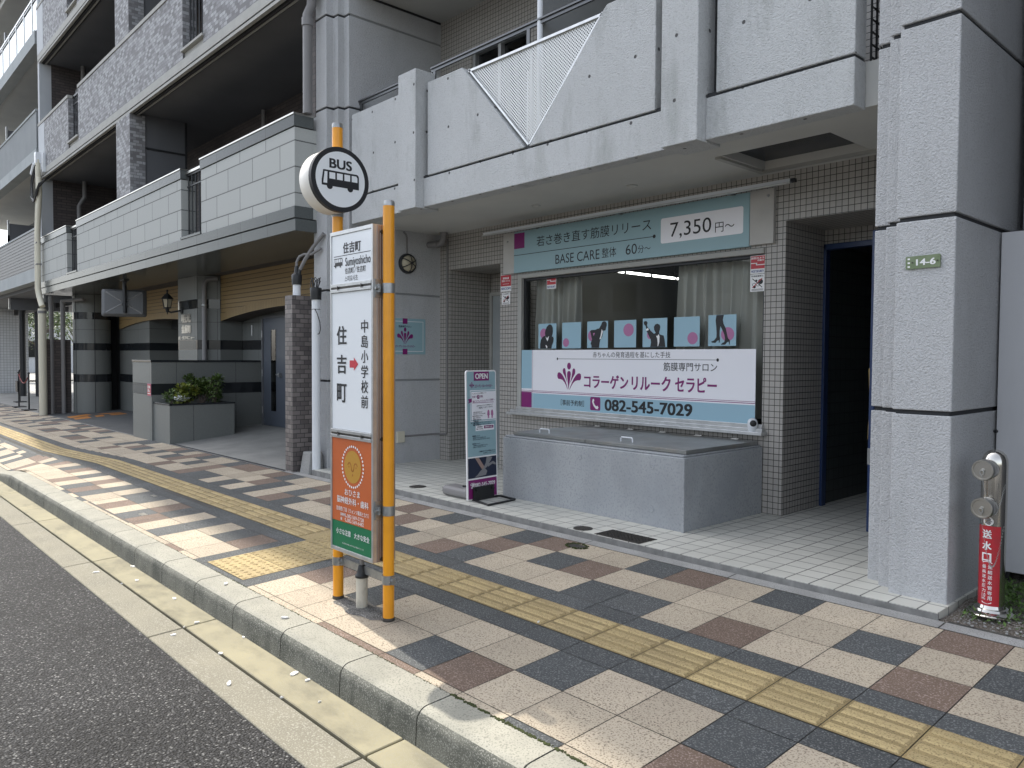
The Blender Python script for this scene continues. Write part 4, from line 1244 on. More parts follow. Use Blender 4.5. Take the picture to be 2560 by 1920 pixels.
for x in (-3.2,-2.78,-2.40,-2.01,-1.64):
    h_ = MB(); h_.cyl((x-.035,3.068,.709),(x+.035,3.068,.709), .008, seg=10); h_.box(x-.035,x+.035,3.04,3.095,.7065,.7105)
    h_.build('hinge', 'brushed_stainless', t)

# standing A-board style banner stand by the bin
t = thing('standing_sign', 'tall narrow teal standing sign with a magenta OPEN header beside the concrete bin', 'sign', (-3.42, 1.74, PZ))
o0 = Vector((-3.396, 1.541, PZ)); rv = Vector((-.043, .394, 0)).normalized(); tilt = Vector((-.03, 0, 1)).normalized()
Wd = .398; Ht = 1.165
pl = Plane(o0 + Vector((0,0,.012)), rv, tilt)
def slab(mb, pl, x0, x1, y0, y1, r, th, mi=0):
    pts = []
    for cx, cy, a0 in ((x1-r, y1-r, 0), (x0+r, y1-r, 90), (x0+.003, y0+.003, 180), (x1-.003, y0+.003, 270)):
        rr = r if cy > (y0+y1)/2 else .003
        for k in range(7):
            a = R(a0 + 15*k); pts.append((cx + rr*math.cos(a), cy + rr*math.sin(a)))
    n = len(pts)
    vs = [pl.p(x, y, 0) for x, y in pts] + [pl.p(x, y, -th) for x, y in pts]
    mb.add(vs, [tuple(range(n)), tuple(range(2*n-1, n-1, -1))] + [(i, n+i, n+(i+1) % n, (i+1) % n) for i in range(n)], mi)
b = MB(); slab(b, pl, 0, Wd, 0, Ht, .028, .014); b.build('panel', 'ink_white', t)
b = MB()
rect(b, pl, .012, Wd-.012, .385, Ht-.04, .0008, 0); rrect(b, pl, .012, Wd-.012, .50, Ht-.012, .02, .0007, 0)
rect(b, pl, .012, Wd-.012, .005, .175, .0008, 1); rect(b, pl, .100, .300, Ht-.095, Ht-.012, .0016, 1)
rect(b, pl, .05, Wd-.012, .70, .985, .0012, 2); rect(b, pl, .056, Wd-.012, .706, .979, .0016, 0); rect(b, pl, .064, Wd-.012, .714, .971, .002, 2)
rect(b, pl, .012, Wd-.012, .190, .372, .0008, 3)
rect(b, pl, .115, .36, .615, .665, .0012, 2); rect(b, pl, .225, .352, .632, .658, .0016, 1)
shape(b, pl, [(.022,.868),(.07,.878),(.07,.912),(.022,.905),(.034,.886)], .0026, 1)
rect(b, pl, .140, .168, .905, .940, .0026, 1)
rect(b, pl, .075, .36, .868, .872, .0026, 1)
b.build('print', ['ink_teal', 'ink_magenta', 'banner_white', 'ink_navy'], t)
b = MB()
sh = lambda P: shape(b, pl, P, .0014)
shape(b, pl, [(.10,.372),(.15,.372),(.20,.31),(.235,.27),(.205,.245),(.165,.29)], .0014, 0)
shape(b, pl, [(.165,.245),(.22,.275),(.26,.24),(.24,.205),(.09,.195),(.13,.215)], .0018, 1)
shape(b, pl, [(.20,.255),(.255,.275),(.33,.36),(.29,.372),(.255,.372),(.24,.315)], .0016, 2)
shape(b, pl, [(.26,.30),(.34,.325),(.38,.30),(.375,.285),(.33,.30),(.27,.275)], .0018, 2)
b.build('photo_print', ['ink_skin', 'ink_grey', 'ink_grey'], t)
b = MB()
text(b, pl, 'OPEN', .200, Ht-.054, w=.165, h=.052, bold=.035, mi=0, d=.003)
text(b, pl, '☎082-545-7029', .20, .125, w=.325, h=.052, bold=.03, mi=0, d=.002)
flower_logo(b, pl, .072, 1.03, .06, .058, .0022, 1)
text(b, pl, 'コラーゲン リルーク セラピー', .228, 1.022, w=.235, h=.03, bold=.02, mi=1, d=.002)
for s_, x, y, w_, h_, mi in (('アンチエイジング整体コース', .165, .955, .19, .014, 2), ('日本で', .105, .925, .06, .02, 1), ('7', .154, .922, .014, .024, 0), ('日間。', .195, .927, .045, .02, 1),
    ('体にリフレッシュしていく身体へ', .225, .888, .29, .022, 1), ('肩甲骨まわりから骨盤のケア', .24, .845, .22, .012, 2), ('一度試してみてください', .245, .826, .20, .016, 3),
    ('※効果には個人差があります', .145, .785, .12, .012, 2), ('血行を良くするための施術', .165, .770, .16, .012, 2)):
    text(b, pl, s_, x, y, w=w_, h=h_, mi=mi, d=.003, bold=.012, ang=.04 if y > .8 else 0)
rows_ = ['■身体の疲れがとれない', '■肩こりがひどい', '■腰痛でお困りの方', '■姿勢が悪い', '■冷え性の方', '■寝つきが悪い方']
for i, s_ in enumerate(rows_): text(b, pl, s_, .125 + .012*(len(s_)-6)/2*.6, .758-.0075-.0165*i+.0, w=.012*len(s_), h=.0115, mi=3, d=.003, bold=.02)
for s_, x, y, w_, h_, mi in (('●コラーゲンリルークセラピー スペシャルコース', .19, .690, .27, .014, 3), ('お体に合わせたケアをしていきます', .20, .673, .24, .011, 3), ('初回限定', .17, .650, .07, .013, 3), ('体験コースのご案内', .165, .631, .085, .011, 3), ('体験価格でお試し', .288, .645, .105, .014, 0),
    ('●施術について', .12, .570, .10, .014, 3), ('表情筋のゆがみを整えます', .16, .553, .17, .010, 3), ('首すじから肩まわりまでしっかり', .185, .538, .22, .010, 3),
    ('●受付について', .12, .500, .10, .014, 3), ('予約制のためお電話ください', .175, .483, .20, .010, 3), ('当日のご予約もできます', .16, .468, .17, .010, 3), ('ご相談だけでもお気軽にどうぞ', .26, .425, .22, .013, 3), ('お待ちしております', .29, .407, .16, .011, 3)):
    text(b, pl, s_, x, y, w=w_, h=h_, mi=mi, d=.003, bold=.012)
b.build('lettering', ['ink_white', 'ink_magenta', 'ink_grey', 'ink_navy'], t)
b = MB()
for x in (.285, .335):
    shape(b, pl, [(x-.006,.80),(x+.006,.80),(x+.014,.785),(x+.017,.75),(x+.010,.752),(x+.009,.722),(x+.002,.722),(x,.745),(x-.002,.722),(x-.009,.722),(x-.010,.752),(x-.017,.75),(x-.014,.785)], .003)
b.build('body_figure', 'ink_pink', t)
b = MB()
b.prism([(-3.39,1.60),(-3.15,1.55),(-3.14,1.575),(-3.375,1.625)], 'z', PZ+.001, PZ+.014)
b.prism([(-3.43,1.93),(-3.19,1.905),(-3.185,1.935),(-3.425,1.965)], 'z', PZ+.001, PZ+.014)
b.prism([(-3.15,1.55),(-3.12,1.545),(-3.16,1.905),(-3.19,1.905)], 'z', PZ+.001, PZ+.0145)
b.prism([(-3.41,1.60),(-3.375,1.605),(-3.41,1.95),(-3.44,1.945)], 'z', PZ+.001, PZ+.0145)
b.prism([(-3.395,1.60),(-3.378,1.60),(-3.405,1.865),(-3.425,1.865)], 'z', PZ+.014, .225)
b.build('base_frame', 'black_plastic', t, bevel=.003)
b = MB()
for y in (1.635, 1.835):
    b.cyl((-3.395+(1.635-y)*.11, y, .195), (-3.36+(1.635-y)*.11, y, .195), .014, seg=12)
b.build('clamp_knob', 'black_plastic', t)

t = thing('base_weight', 'dark grey rounded plastic base weight lying behind the standing sign', 'weight', (-3.62, 1.70, PZ))
b = MB(); b.box(-3.84, -3.44, 1.58, 1.76, PZ+.002, .195); b.build('tank', 'pipe_grey', t, bevel=.035, bseg=4)
b = MB(); b.box(-3.845, -3.843, 1.60, 1.74, PZ+.03, .17); b.cyl((-3.60,1.67,.194),(-3.60,1.67,.207),.02, seg=14); b.build('cap', 'dark_metal', t)

# covers set into the porch
def round_cover(x, y, r, z, label):
    t = thing('manhole_cover', label, 'manhole cover', (x, y, z), 'round covers in the porch')
    b = MB(); b.lathe([(r, 0), (r, .003), (r*.9, .0035)], (x, y, z), seg=28); b.build('rim', 'iron', t)
    b = MB(); b.lathe([(r*.88, 0), (r*.88, .004), (.001, .0045)], (x, y, z+.001), seg=28)
    for k in range(-3, 4): b.box(x-r*.6, x+r*.6, y+k*r*.2-.003, y+k*r*.2+.003, z+.004, z+.007)
    b.build('plate', 'iron', t)
round_cover(-1.99, 1.525, .075, PZ, 'small round iron cover in the porch tiles next to the rectangular drain grate')
round_cover(-4.35, 1.675, .085, PZ, 'small round iron cover in the porch tiles between bus stop and standing sign')
t = thing('drain_grate', 'rectangular dark iron chequered cover in the white porch tiles before the bin', 'drain cover', (-1.61, 1.56, PZ))
b = MB(); b.prism([(-1.815,1.455),(-1.40,1.455),(-1.40,1.662),(-1.815,1.662)], 'z', PZ, PZ+.003); b.build('frame', 'iron', t)
b = MB(); b.box(-1.805,-1.41,1.465,1.652,PZ+.001,PZ+.005)
for i in range(24):
    for k in range(11):
        x = -1.797+.0163*i; y = 1.472+.0165*k
        if (i+k) % 2: b.box(x, x+.012, y, y+.004, PZ+.005, PZ+.0085)
        else: b.box(x+.004, x+.008, y-.004, y+.008, PZ+.005, PZ+.0085)
b.build('plate', 'iron', t)
t = thing('valve_cover', 'small square black valve cover sunk in a gap of the pavers with moss round it', 'valve cover', (-1.79, 1.235, gz(-1.79,1.235)))
z = gz(-1.79,1.235)
b = MB(); b.box(-1.85,-1.72,1.19,1.28,z+.001,z+.004); b.build('lid', 'iron', t, bevel=.002)
b = MB()
for k in range(60):
    a = rnd.uniform(0, 6.28); x = -1.785 + .085*math.cos(a); y = 1.24 + .06*math.sin(a)
    b.lathe([(.008,0),(.007,.006),(.002,.010)], (x+rnd.uniform(-.01,.01), y+rnd.uniform(-.01,.01), z), seg=6)
b.build('moss', 'moss', t)
t = thing('utility_cover', 'square inspection cover inlaid with pavers and edged by a black metal frame near the kerb', 'utility cover', (-5.85, -.4, gz(-5.85,-.4)))
b = MB()
def fr(x0, x1, y0, y1, dz=.0012):
    b.poly([(x, y, gz(x,y)+dz) for x, y in ((x0,y0),(x1,y0),(x1,y1),(x0,y1))])
fr(-6.53,-6.515,-.775,-.02); fr(-5.215,-5.20,-.775,-.02); fr(-6.515,-5.215,-.775,-.752); fr(-6.515,-5.215,-.045,-.02)
b.build('frame', 'iron', t)
b = MB(); fr(-6.36,-6.24,-.235,-.195,.0014); fr(-5.52,-5.40,-.60,-.55,.0014); b.build('lifting_slot', 'brushed_stainless', t)

# inner wall: bulkhead lamp, small sign, conduit
t = thing('bulkhead_lamp', 'round caged bulkhead lamp on the grey side wall above the square teal sign', 'lamp', (-5.90, 2.60, 2.525))
c = (-5.90, 2.60, 2.525)
b = MB(); b.lathe([(.118,0),(.122,.02),(.118,.05),(.104,.058),(.10,.05)], c, axis=(1,0,0), seg=32); b.build('ring', 'dark_metal', t)
b = MB(); b.lathe([(.098,.03),(.096,.06),(.08,.088),(.05,.104),(.02,.110),(.001,.111)], c, axis=(1,0,0), seg=28); b.build('glass', 'lamp_glass', t)
b = MB()
for k in range(3):
    a = R(30 + 60*k)
    pts = []
    for i in range(13):
        u = -1 + 2*i/12; r_ = .108*u; hgt = .052 + .072*math.sqrt(max(0, 1-u*u))
        pts.append((c[0]+hgt, c[1]+r_*math.cos(a), c[2]+r_*math.sin(a)))
    b.tube(pts, .006, 6)
b.build('cage', 'dark_metal', t)
b = MB(); b.tube([(-5.885,2.60,2.64),(-5.885,2.60,2.84),(-5.885,2.585,2.88),(-5.885,2.55,2.905)], .012, 8); b.build('conduit', 'pipe_grey', t)

t = thing('wall_sign', 'square teal shop sign with magenta flower on the side wall, half behind the orange pole', 'sign', (-5.90, 2.58, 1.43))
b = MB(); b.box(-5.899, -5.885, 2.27, 2.88, 1.425, 1.862); b.build('board', 'ink_teal', t, bevel=.002)
pl = Plane((-5.885, 2.27, 1.425), (0,1,0), (0,0,1)); W = .61; H = .437
b = MB()
for x0, x1, y0, y1 in ((.035,W-.035,.034,.040),(.035,W-.035,H-.040,H-.034),(.035,.041,.034,H-.034),(W-.041,W-.035,.034,H-.034)): rect(b, pl, x0, x1, y0, y1, .001)
b.build('border_line', 'ink_white', t)
b = MB()
rect(b, pl, .27,.34,0,.067,.0018); rect(b, pl, .27,.34,H-.067,H,.0018)
b.build('corner_square', 'ink_magenta', t)
b = MB()
flower_logo(b, pl, .305, .225, .235, .205, .0015, 0)
b.build('emblem', 'ink_magenta', t)
b = MB()
text(b, pl, 'コラーゲン リルーク セラピー', .305, .098, w=.30, h=.030, bold=.02, d=.0016)
b.build('shop_name', 'ink_magenta', t)
b = MB(); text(b, pl, '筋膜専門サロン', .305, H-.098, w=.19, h=.026, bold=.01, d=.0016); b.build('lettering', 'ink_navy', t)

t = thing('conduit_pipe', 'thin grey conduit with a cream junction box on the side wall and tile corner', 'pipe', (-5.9, 2.6, .42))
b = MB(); b.tube([(-5.888,2.55,.425),(-5.888,3.03,.425),(-5.875,3.085,.425),(-5.82,3.095,.425),(-5.745,3.095,.43),(-5.725,3.095,.47),(-5.725,3.095,2.86)], .012, 8); b.build('tube', 'pipe_grey', t)
b = MB(); b.box(-5.899,-5.855,2.45,2.555,.355,.49); b.build('junction_box', 'pvc_beige', t, bevel=.004)
t = thing('drain_elbow', 'grey drain pipe elbow under the soffit in the inner corner of the porch', 'pipe', (-5.7, 2.95, 2.86))
b = MB(); b.tube([(-5.895,2.93,2.785),(-5.74,2.97,2.785),(-5.69,2.98,2.80),(-5.665,2.985,2.84),(-5.66,2.985,2.92)], .04, 14)
b.build('tube', 'pipe_grey', t)
b = MB(); b.cyl((-5.66,2.985,2.895),(-5.66,2.985,2.919),.052, seg=18); b.cyl((-5.78,2.96,2.785),(-5.74,2.97,2.785),.046,seg=16); b.build('collar', 'pipe_grey', t)

# ================================================================ BUS STOP
bx, by = -1.82, -.505
t = thing('bus_stop_sign', 'bus stop with two orange poles and a tall white, orange and green name board', 'bus stop', (bx, by, gz(bx, by)))
PX = ((-2.083, -.508, 2.735), (-1.553, -.505, 2.215))
for x, y, top in PX:
    z0 = gz(x, y)
    b = MB(); b.cyl((x, y, z0-.03), (x, y, top), .0305, seg=24)
    po = b.build('pole', 'orange_paint', t)
    b = MB(); b.lathe([(.0312,-.022),(.0318,-.004),(.029,.004),(.012,.007)], (x, y, top), seg=24); b.build('cap', 'galvanised', po)
    b = MB(); b.lathe([(.0318, 0), (.034, .004), (.034, .008), (.031, .02)], (x, y, z0-.002), seg=16); b.build('foot_rust', 'iron', po)
# name board: aluminium box frame with panels
X0, X1, YF, YB, Z0, Z1 = -2.047, -1.597, -.578, -.432, .283, 2.098
b = MB()
e = .013
b.box(X0, X0+e, YF, YB, Z0, Z1); b.box(X1-e, X1, YF, YB, Z0, Z1); b.box(X0+e, X1-e, YF, YB, Z1-.022, Z1); b.box(X0+e, X1-e, YF, YB, Z0, Z0+.022)
b.box(X0+e, X1-e, YF+.012, YB-.012, Z0+.022, Z1-.022)
fr_o = b.build('frame', 'aluminium', t, bevel=.002)
b = MB()                               # ribbed side profile
for k in range(7):
    y = YF + .030 + .0155*k
    b.box(X1-.001, X1+.005, y, y+.0085, Z0+.005, Z1-.005)
b.box(X1-.001, X1+.002, YF+.026, YB-.002, Z0+.002, Z1-.002)
b.build('side_rib', 'aluminium_side', fr_o, bevel=.001, bseg=1)
b = MB()
for z in (.30, .95, 2.06): b.cyl((X1+.004, YF+.055, z), (X1+.012, YF+.055, z), .011, seg=10)
b.build('bolt', 'iron', fr_o)
b = MB(); b.lathe([(.03,0),(.03,.01),(.02,.016)], (X1+.005, -.475, 1.905), axis=(1,0,0), seg=18)
for k in range(3): b.box(X1+.018, X1+.024, -.50, -.45, 1.889+.014*k, 1.896+.014*k)
b.build('vent', 'galvanised', fr_o)
b = MB()
for z in (1.778, .957):
    b.box(X0+e, X1-e, YF-.004, YF+.006, z+.006, z+.024); b.box(X0+e, X1-e, YF-.004, YF+.006, z-.024, z-.006); 
b.build('cross_bar', 'aluminium', fr_o, bevel=.0015)
b = MB()
for z in (1.778, .957):
    b.box(X0+e, X1-e, YF-.001, YF+.004, z-.0055, z+.0055)
    for x in (-1.95, -1.70): b.cyl((x, YF-.010, z), (x, YF, z), .006, seg=8); b.cyl((x,YF-.008,z-.012),(x,YF-.008,z+.012),.0025,seg=6)
b.build('hinge', 'iron', fr_o)
PW = X1-X0-2*e
pl = Plane((X0+e, YF+.006, Z0+.022), (1,0,0), (0,0,1))
U = lambda X: (X + 1.986)/(1.986-1.574)*PW        # the photo's coordinates -> board
V = lambda Z: Z - .008 - (Z0+.022)
def panel(nm, z0, z1, m):
    b = MB(); b.box(X0+e+.001, X1-e-.001, YF+.006, YF+.013, z0, z1); return b.build(nm, m, t)
panel('name_panel', 1.804, Z1-.023, 'sign_white'); panel('route_panel', .983, 1.752, 'sign_white')
panel('advert_panel', .457, .931, 'ink_orange'); panel('safety_panel', Z0+.023, .455, 'ink_green')
b = MB()
text(b, pl, '住吉町', U(-1.773), V(2.006), w=.188, h=.062, bold=.025, d=.0015)
rect(b, pl, U(-1.965), U(-1.586), V(1.9645), V(1.968), .0012)
text(b, pl, 'Sumiyoshicho', U(-1.714), V(1.921), w=.262, h=.062, bold=.006, d=.0015)
text(b, pl, '住吉町／住吉町', U(-1.738), V(1.879), w=.215, h=.034, bold=.005, d=.0015)
text(b, pl, '스미요시초', U(-1.780), V(1.835), w=.137, h=.032, d=.0015)
bus_icon(b, pl, U(-1.964), U(-1.872), V(1.903), V(1.955), .0013, 0, 1)
b.build('lettering', ['ink_black', 'sign_white'], t)
b = MB()
vtext(b, pl, '住吉町', U(-1.880), V(1.521), V(1.196), .108, .108, bold=.022)
vtext(b, pl, '中島小学校前', U(-1.645), V(1.566), V(1.157), .070, .070, bold=.012)
b.build('lettering', 'ink_black', t)
b = MB(); a0 = U(-1.797); a1 = U(-1.709); zc = V(1.3605)
shape(b, pl, [(a0,zc-.020),(a0+.045,zc-.020),(a0+.045,zc-.037),(a1,zc),(a0+.045,zc+.037),(a0+.045,zc+.020),(a0,zc+.020)], .0013)
b.build('arrow', 'ink_red', t)
b = MB(); cx, cz = U(-1.768), V(.788)
ell(b, pl, cx, cz, .089, .091, .0013, 0, 40)
for k in range(34):
    a = 2*math.pi*k/34; ell(b, pl, cx+.112*math.cos(a), cz+.114*math.sin(a), .0068, .0068, .0013, 1, 10)
b.build('sun_mark', ['ink_sun', 'ink_white'], t)
b = MB()
def arc_strip(pts, w):
    for (xa, za), (xb, zb) in zip(pts[:-1], pts[1:]):
        v = Vector((xb-xa, zb-za)); n = Vector((-v.y, v.x)).normalized()*w/2; e_ = v.normalized()*w*.25
        shape(b, pl, [(xa-e_.x+n.x, za-e_.y+n.y), (xa-e_.x-n.x, za-e_.y-n.y), (xb+e_.x-n.x, zb+e_.y-n.y), (xb+e_.x+n.x, zb+e_.y+n.y)], .0018)
for s_ in (1, -1):
    arc_strip([(cx+s_*.052, cz+.008), (cx+s_*.040, cz+.020), (cx+s_*.026, cz+.021), (cx+s_*.017, cz+.010), (cx+s_*.013, cz-.012), (cx+s_*.007, cz-.022), (cx, cz-.024)], .0065)
    ell(b, pl, cx+s_*.038, cz-.002, .0045, .0050, .0018)
ell(b, pl, cx, cz-.046, .0055, .0065, .0018)
b.build('face_line', 'ink_sun_line', t)
b = MB()
text(b, pl, 'おひさま', U(-1.771), V(.641), w=.162, h=.036, bold=.012, d=.0015)
text(b, pl, '脳神経外科・歯科', U(-1.770), V(.592), w=.335, h=.040, bold=.014, d=.0015)
b.build('clinic_name', 'ink_white', t)
b = MB()
text(b, pl, '吉島西1丁目（ウォンツ薬局となり）', U(-1.772), V(.539), w=.345, h=.026, bold=.004, d=.0015)
text(b, pl, '脳神経外科', U(-1.868), V(.508), w=.055, h=.018, bold=.004, d=.0015)
text(b, pl, '082-569-5728', U(-1.740), V(.507), w=.175, h=.020, d=.0015)
text(b, pl, '歯', U(-1.886), V(.483), w=.018, h=.018, bold=.004, d=.0015)
text(b, pl, '082-569-6482', U(-1.740), V(.482), w=.175, h=.020, d=.0015)
for zz in (.507, .482): shape(b, pl, [(U(-1.842)+x, V(zz)+z) for x, z in ((-.006,.010),(0,.010),(.0,.004),(-.002,.002),(.006,-.006),(.010,-.004),(.012,-.009),(.006,-.011),(-.006,.0))], .0015)
b.build('lettering', 'ink_white', t)
b = MB()
text(b, pl, '小さな注意　大きな安全', U(-1.770), V(.408), w=.355, h=.034, bold=.016, d=.0015)
b.build('slogan', 'ink_white', t)
b = MB()
text(b, pl, '広告のお問い合わせは電話でどうぞ', U(-1.765), V(.345), w=.23, h=.008, d=.0015)
b.build('lettering', 'ink_white', t)
# clamps
b = MB()
for z in (.568, 1.758):
    b.lathe([(.0315,-.026),(.0335,-.026),(.0335,.026),(.0315,.026)], (-1.553, -.505, z), seg=24)
    b.box(-1.593, -1.566, -.556, -.548, z-.022, z+.022); b.box(-1.596, -1.590, -.566, -.47, z-.05, z+.05)
    b.cyl((-1.58,-.572,z),(-1.58,-.54,z),.008,seg=8)
for x, z in ((-2.083, .193), (-1.553, .195)):
    b.lathe([(.0315,-.024),(.0335,-.024),(.0335,.024),(.0315,.024)], (x, -.508, z), seg=24)
    b.cyl((x+.042,-.53,z),(x+.042,-.49,z),.009,seg=8); b.box(x+.03,x+.055,-.516,-.5,z-.02,z+.02)
b.build('clamp', 'galvanised', t)
b = MB()
b.box(-2.04, -1.59, -.5035, -.4985, .170, .214)
b.build('brace', 'galvanised', t)
# round BUS disc: a lit drum on the left pole, facing down the road
cx_, cy_, cz_ = -1.965, -.556, 2.392
t2 = thing('bus_disc_sign', 'round BUS disc sign with black rim on the taller orange pole', 'sign', (cx_, cy_, cz_))
ax = Vector((1, -.02, 0)).normalized()
b = MB(); b.lathe([(.17,-.165),(.178,-.150),(.178,-.006),(.174,0)], (cx_, cy_, cz_), axis=ax, seg=56)
b.build('drum', 'drum_white', t2)
pl = Plane(Vector((cx_, cy_, cz_)) + ax*.0005, (ax.cross(Vector((0,0,1))))*-1, (0,0,1))
b = MB(); ell(b, pl, 0, 0, .180, .180, .0008, 0, 64); ell(b, pl, 0, 0, .1545, .1545, .0016, 1, 64)
b.lathe([(.1795,-.03),(.1815,-.03),(.1815,.001),(.1795,.001)], (cx_, cy_, cz_), axis=ax, seg=56, mi=0)
b.build('face', ['ink_black', 'sign_white'], t2)
b = MB(); text(b, pl, 'BUS', .0, .083, w=.142, h=.056, bold=.03, d=.0024); bus_icon(b, pl, -.118, .116, -.062, .042, .0024, 0, 1)
b.build('lettering', ['ink_black', 'sign_white'], t2)
b = MB()
for z in (-.14, .14): b.lathe([(.0315,-.015),(.0335,-.015),(.0335,.015),(.0315,.015)], (-2.083, -.508, cz_+z*1.25), seg=20)
b.build('bracket', 'galvanised', t2)
# cable stub between the poles
t = thing('cable_stub', 'short cream pipe with a black rubber cap rising between the two orange poles', 'pipe', (-1.825, -.505, gz(-1.825,-.505)))
zb = gz(-1.825, -.505)
b = MB(); b.cyl((-1.825,-.505,zb-.01),(-1.825,-.505,.155), .0325, seg=20); b.build('tube', 'pvc_old', t)
b = MB(); b.lathe([(.038,0),(.038,.012),(.030,.022),(.024,.045),(.020,.066),(.016,.07)], (-1.825,-.505,.148), seg=20); b.build('cap', 'black_plastic', t)
b = MB(); b.cyl((-1.825,-.505,.21),(-1.825,-.505,.30), .012, seg=12); b.build('cable_sleeve', 'pipe_grey', t)
# rough mortar round the pole feet
g = MB()
N_ = 40; ring = []
vs = [( -1.82, -.505, gz(-1.82,-.505)+.012)]
for k in range(3):
    for i in range(N_):
        a = 2*math.pi*i/N_; f = (k+1)/3
        rx = .265*f*(1+.08*math.sin(5*a+1)); ry = .085*f*(1+.14*math.sin(7*a))
        x, y = -1.815+rx*math.cos(a), -.508+ry*math.sin(a)
        vs.append((x, y, gz(x, y) + (.010, .008, .0015)[k] + rnd.uniform(-.002,.002)*(k < 2)))
fs = [(0, 1+i, 1+(i+1) % N_) for i in range(N_)]
for k in range(2): fs += [(1+k*N_+i, 1+(k+1)*N_+i, 1+(k+1)*N_+(i+1) % N_, 1+k*N_+(i+1) % N_) for i in range(N_)]
g.add(vs, fs, 0, True)
mk('mortar_rough', (0.15, 0.145, 0.135), 0.95, var=(0.07, 0.068, 0.062), vscale=26, fine=(0.30, 0.29, 0.27), fscale=150, bump=0.9, bscale=90, bdist=0.012)
struct('mortar_patch', g, 'mortar_rough')

# ================================================================ RIGHT EDGE
hx_, hy_ = .692, 1.712; hz_ = gz(hx_, hy_) + .004
t = thing('fire_standpipe', 'stainless fire-brigade standpipe with two capped inlets and a red label', 'standpipe', (hx_, hy_, hz_))
b = MB(); b.lathe([(.060,0),(.060,.775),(.058,.80),(.050,.825),(.034,.842),(.014,.850),(.001,.851)], (hx_, hy_, hz_), seg=40)
b.build('pipe', 'stainless', t)
b = MB(); b.lathe([(.112,0),(.112,.006),(.104,.014),(.084,.020),(.078,.032),(.066,.034),(.061,.050)], (hx_, hy_, hz_), seg=40); b.build('base_flange', 'stainless', t)
dirn = Vector((-.10, -.985, -.02)).normalized()
for zz in (.758, .565):
    c = Vector((hx_, hy_, hz_ + zz))
    b = MB(); b.lathe([(.040,.03),(.040,.072),(.050,.076),(.052,.112),(.050,.116)], c, axis=dirn, seg=32)
    cap = b.build('inlet', 'stainless', t)
    b = MB(); b.lathe([(.0525,.112),(.0535,.116),(.0535,.142),(.050,.147),(.044,.147),(.042,.143),(.010,.143),(.010,.150),(.001,.151)], c, axis=dirn, seg=36)
    b.build('inlet_cap', 'brushed_stainless', cap)
    f = c + dirn*.152
    b = MB()
    for i in range(14):
        a = 2*math.pi*i/14
    b.tube([f + Vector((.009*math.cos(a_*math.pi/8), 0, -.012 + .012*math.sin(a_*math.pi/8))) for a_ in range(17)], .0022, 6)
    last_p = f + Vector((0, 0, -.024)); L_ = .22 if zz > .7 else .30
    pts = []
    for i in range(46):
        u = i/45
        pts.append(Vector((f.x + .085*u, f.y + .075*u, f.z - .024 - L_*math.sin(math.pi*min(1, u*.93))*.9)))
    for i in range(45):
        m_ = (pts[i]+pts[i+1])/2; d_ = (pts[i+1]-pts[i]).normalized()
        side = d_.cross(Vector((0,-1,0) if i % 2 else (1,0,0))).normalized()*.0028
        b.tube([m_-d_*.0055, m_-d_*.003+side, m_+d_*.003+side, m_+d_*.0055, m_+d_*.003-side, m_-d_*.003-side, m_-d_*.0055], .0009, 4)
    b.build('chain', 'galvanised', cap)
# curved red label
ang0 = math.atan2(-.985, -.16)
def curved(mb, a_span, z0, z1, r, mi, n=16):
    vs = []
    for i in range(n+1):
        a = ang0 - a_span/2 + a_span*i/n
        vs += [(hx_+r*math.cos(a), hy_+r*math.sin(a), hz_+z0), (hx_+r*math.cos(a), hy_+r*math.sin(a), hz_+z1)]
    mb.add(vs, [(2*i, 2*i+2, 2*i+3, 2*i+1) for i in range(n)], mi, True)
b = MB(); curved(b, 2.05, .045, .462, .0606, 0); lab = b.build('label', 'sticker_red', t)
class Curved(Plane):
    def __init__(self): pass
    def p(self, x, y, d=0.0):
        a = ang0 + x/.061; r = .0608 + d
        return Vector((hx_+r*math.cos(a), hy_+r*math.sin(a), hz_+y))
cp = Curved(); b = MB()
vtext(b, cp, '送水口', .0, .420, .300, .044, .046, bold=.035, d=.0022)
vtext(b, cp, '連結送水管専用', .018, .252, .090, .020, .021, bold=.02, d=.0010)
vtext(b, cp, '最高送水圧力', -.010, .252, .128, .019, .019, bold=.015, d=.0010)
text(b, cp, '1.0', -.010, .104, w=.018, h=.02, bold=.02, d=.0006); text(b, cp, 'MPa', -.010, .086, w=.019, h=.012, bold=.02, d=.0006)
for s_, z in ((1, .268), (-1, .072)):
    pts = [(.004 + .026*math.cos(R(a)), z + s_*.012*math.sin(R(a))) for a in range(20, 161, 14)]
    inn = [(.004 + .022*math.cos(R(a)), z - s_*.003 + s_*.012*math.sin(R(a))) for a in range(160, 19, -14)]
    shape(b, cp, pts + inn, .0006)
b.build('lettering', 'ink_white', lab)
b = MB(); ell(b, cp, .004, .486, .024, .022, .0006, 0, 22)
for k in (-1, 1): rect(b, cp, -.012, .016, .486+k*.009-.003, .486+k*.009+.003, .001, 1)
rect(b, cp, .0, .022, .483, .489, .001, 1)
b.build('badge', ['ink_white', 'ink_grey'], t)

t = thing('hoarding_panel', 'plain pale grey sheet panel standing beyond the grey column behind the standpipe', 'panel', (1.3, 2.36, .12))
b = MB(); b.box(.522, 3.6, 2.335, 2.375, .165, 2.135); b.build('sheet', 'white_panel', t, bevel=.004)
b = MB(); b.box(.56, .60, 2.376, 2.42, .05, 2.10); b.box(1.9,1.94,2.376,2.42,.05,2.10); b.build('post', 'dark_metal', t)
b = MB(); b.cyl((.524,2.336,.98),(.518,2.322,.98),.01,seg=8); b.build('latch', 'dark_metal', t)
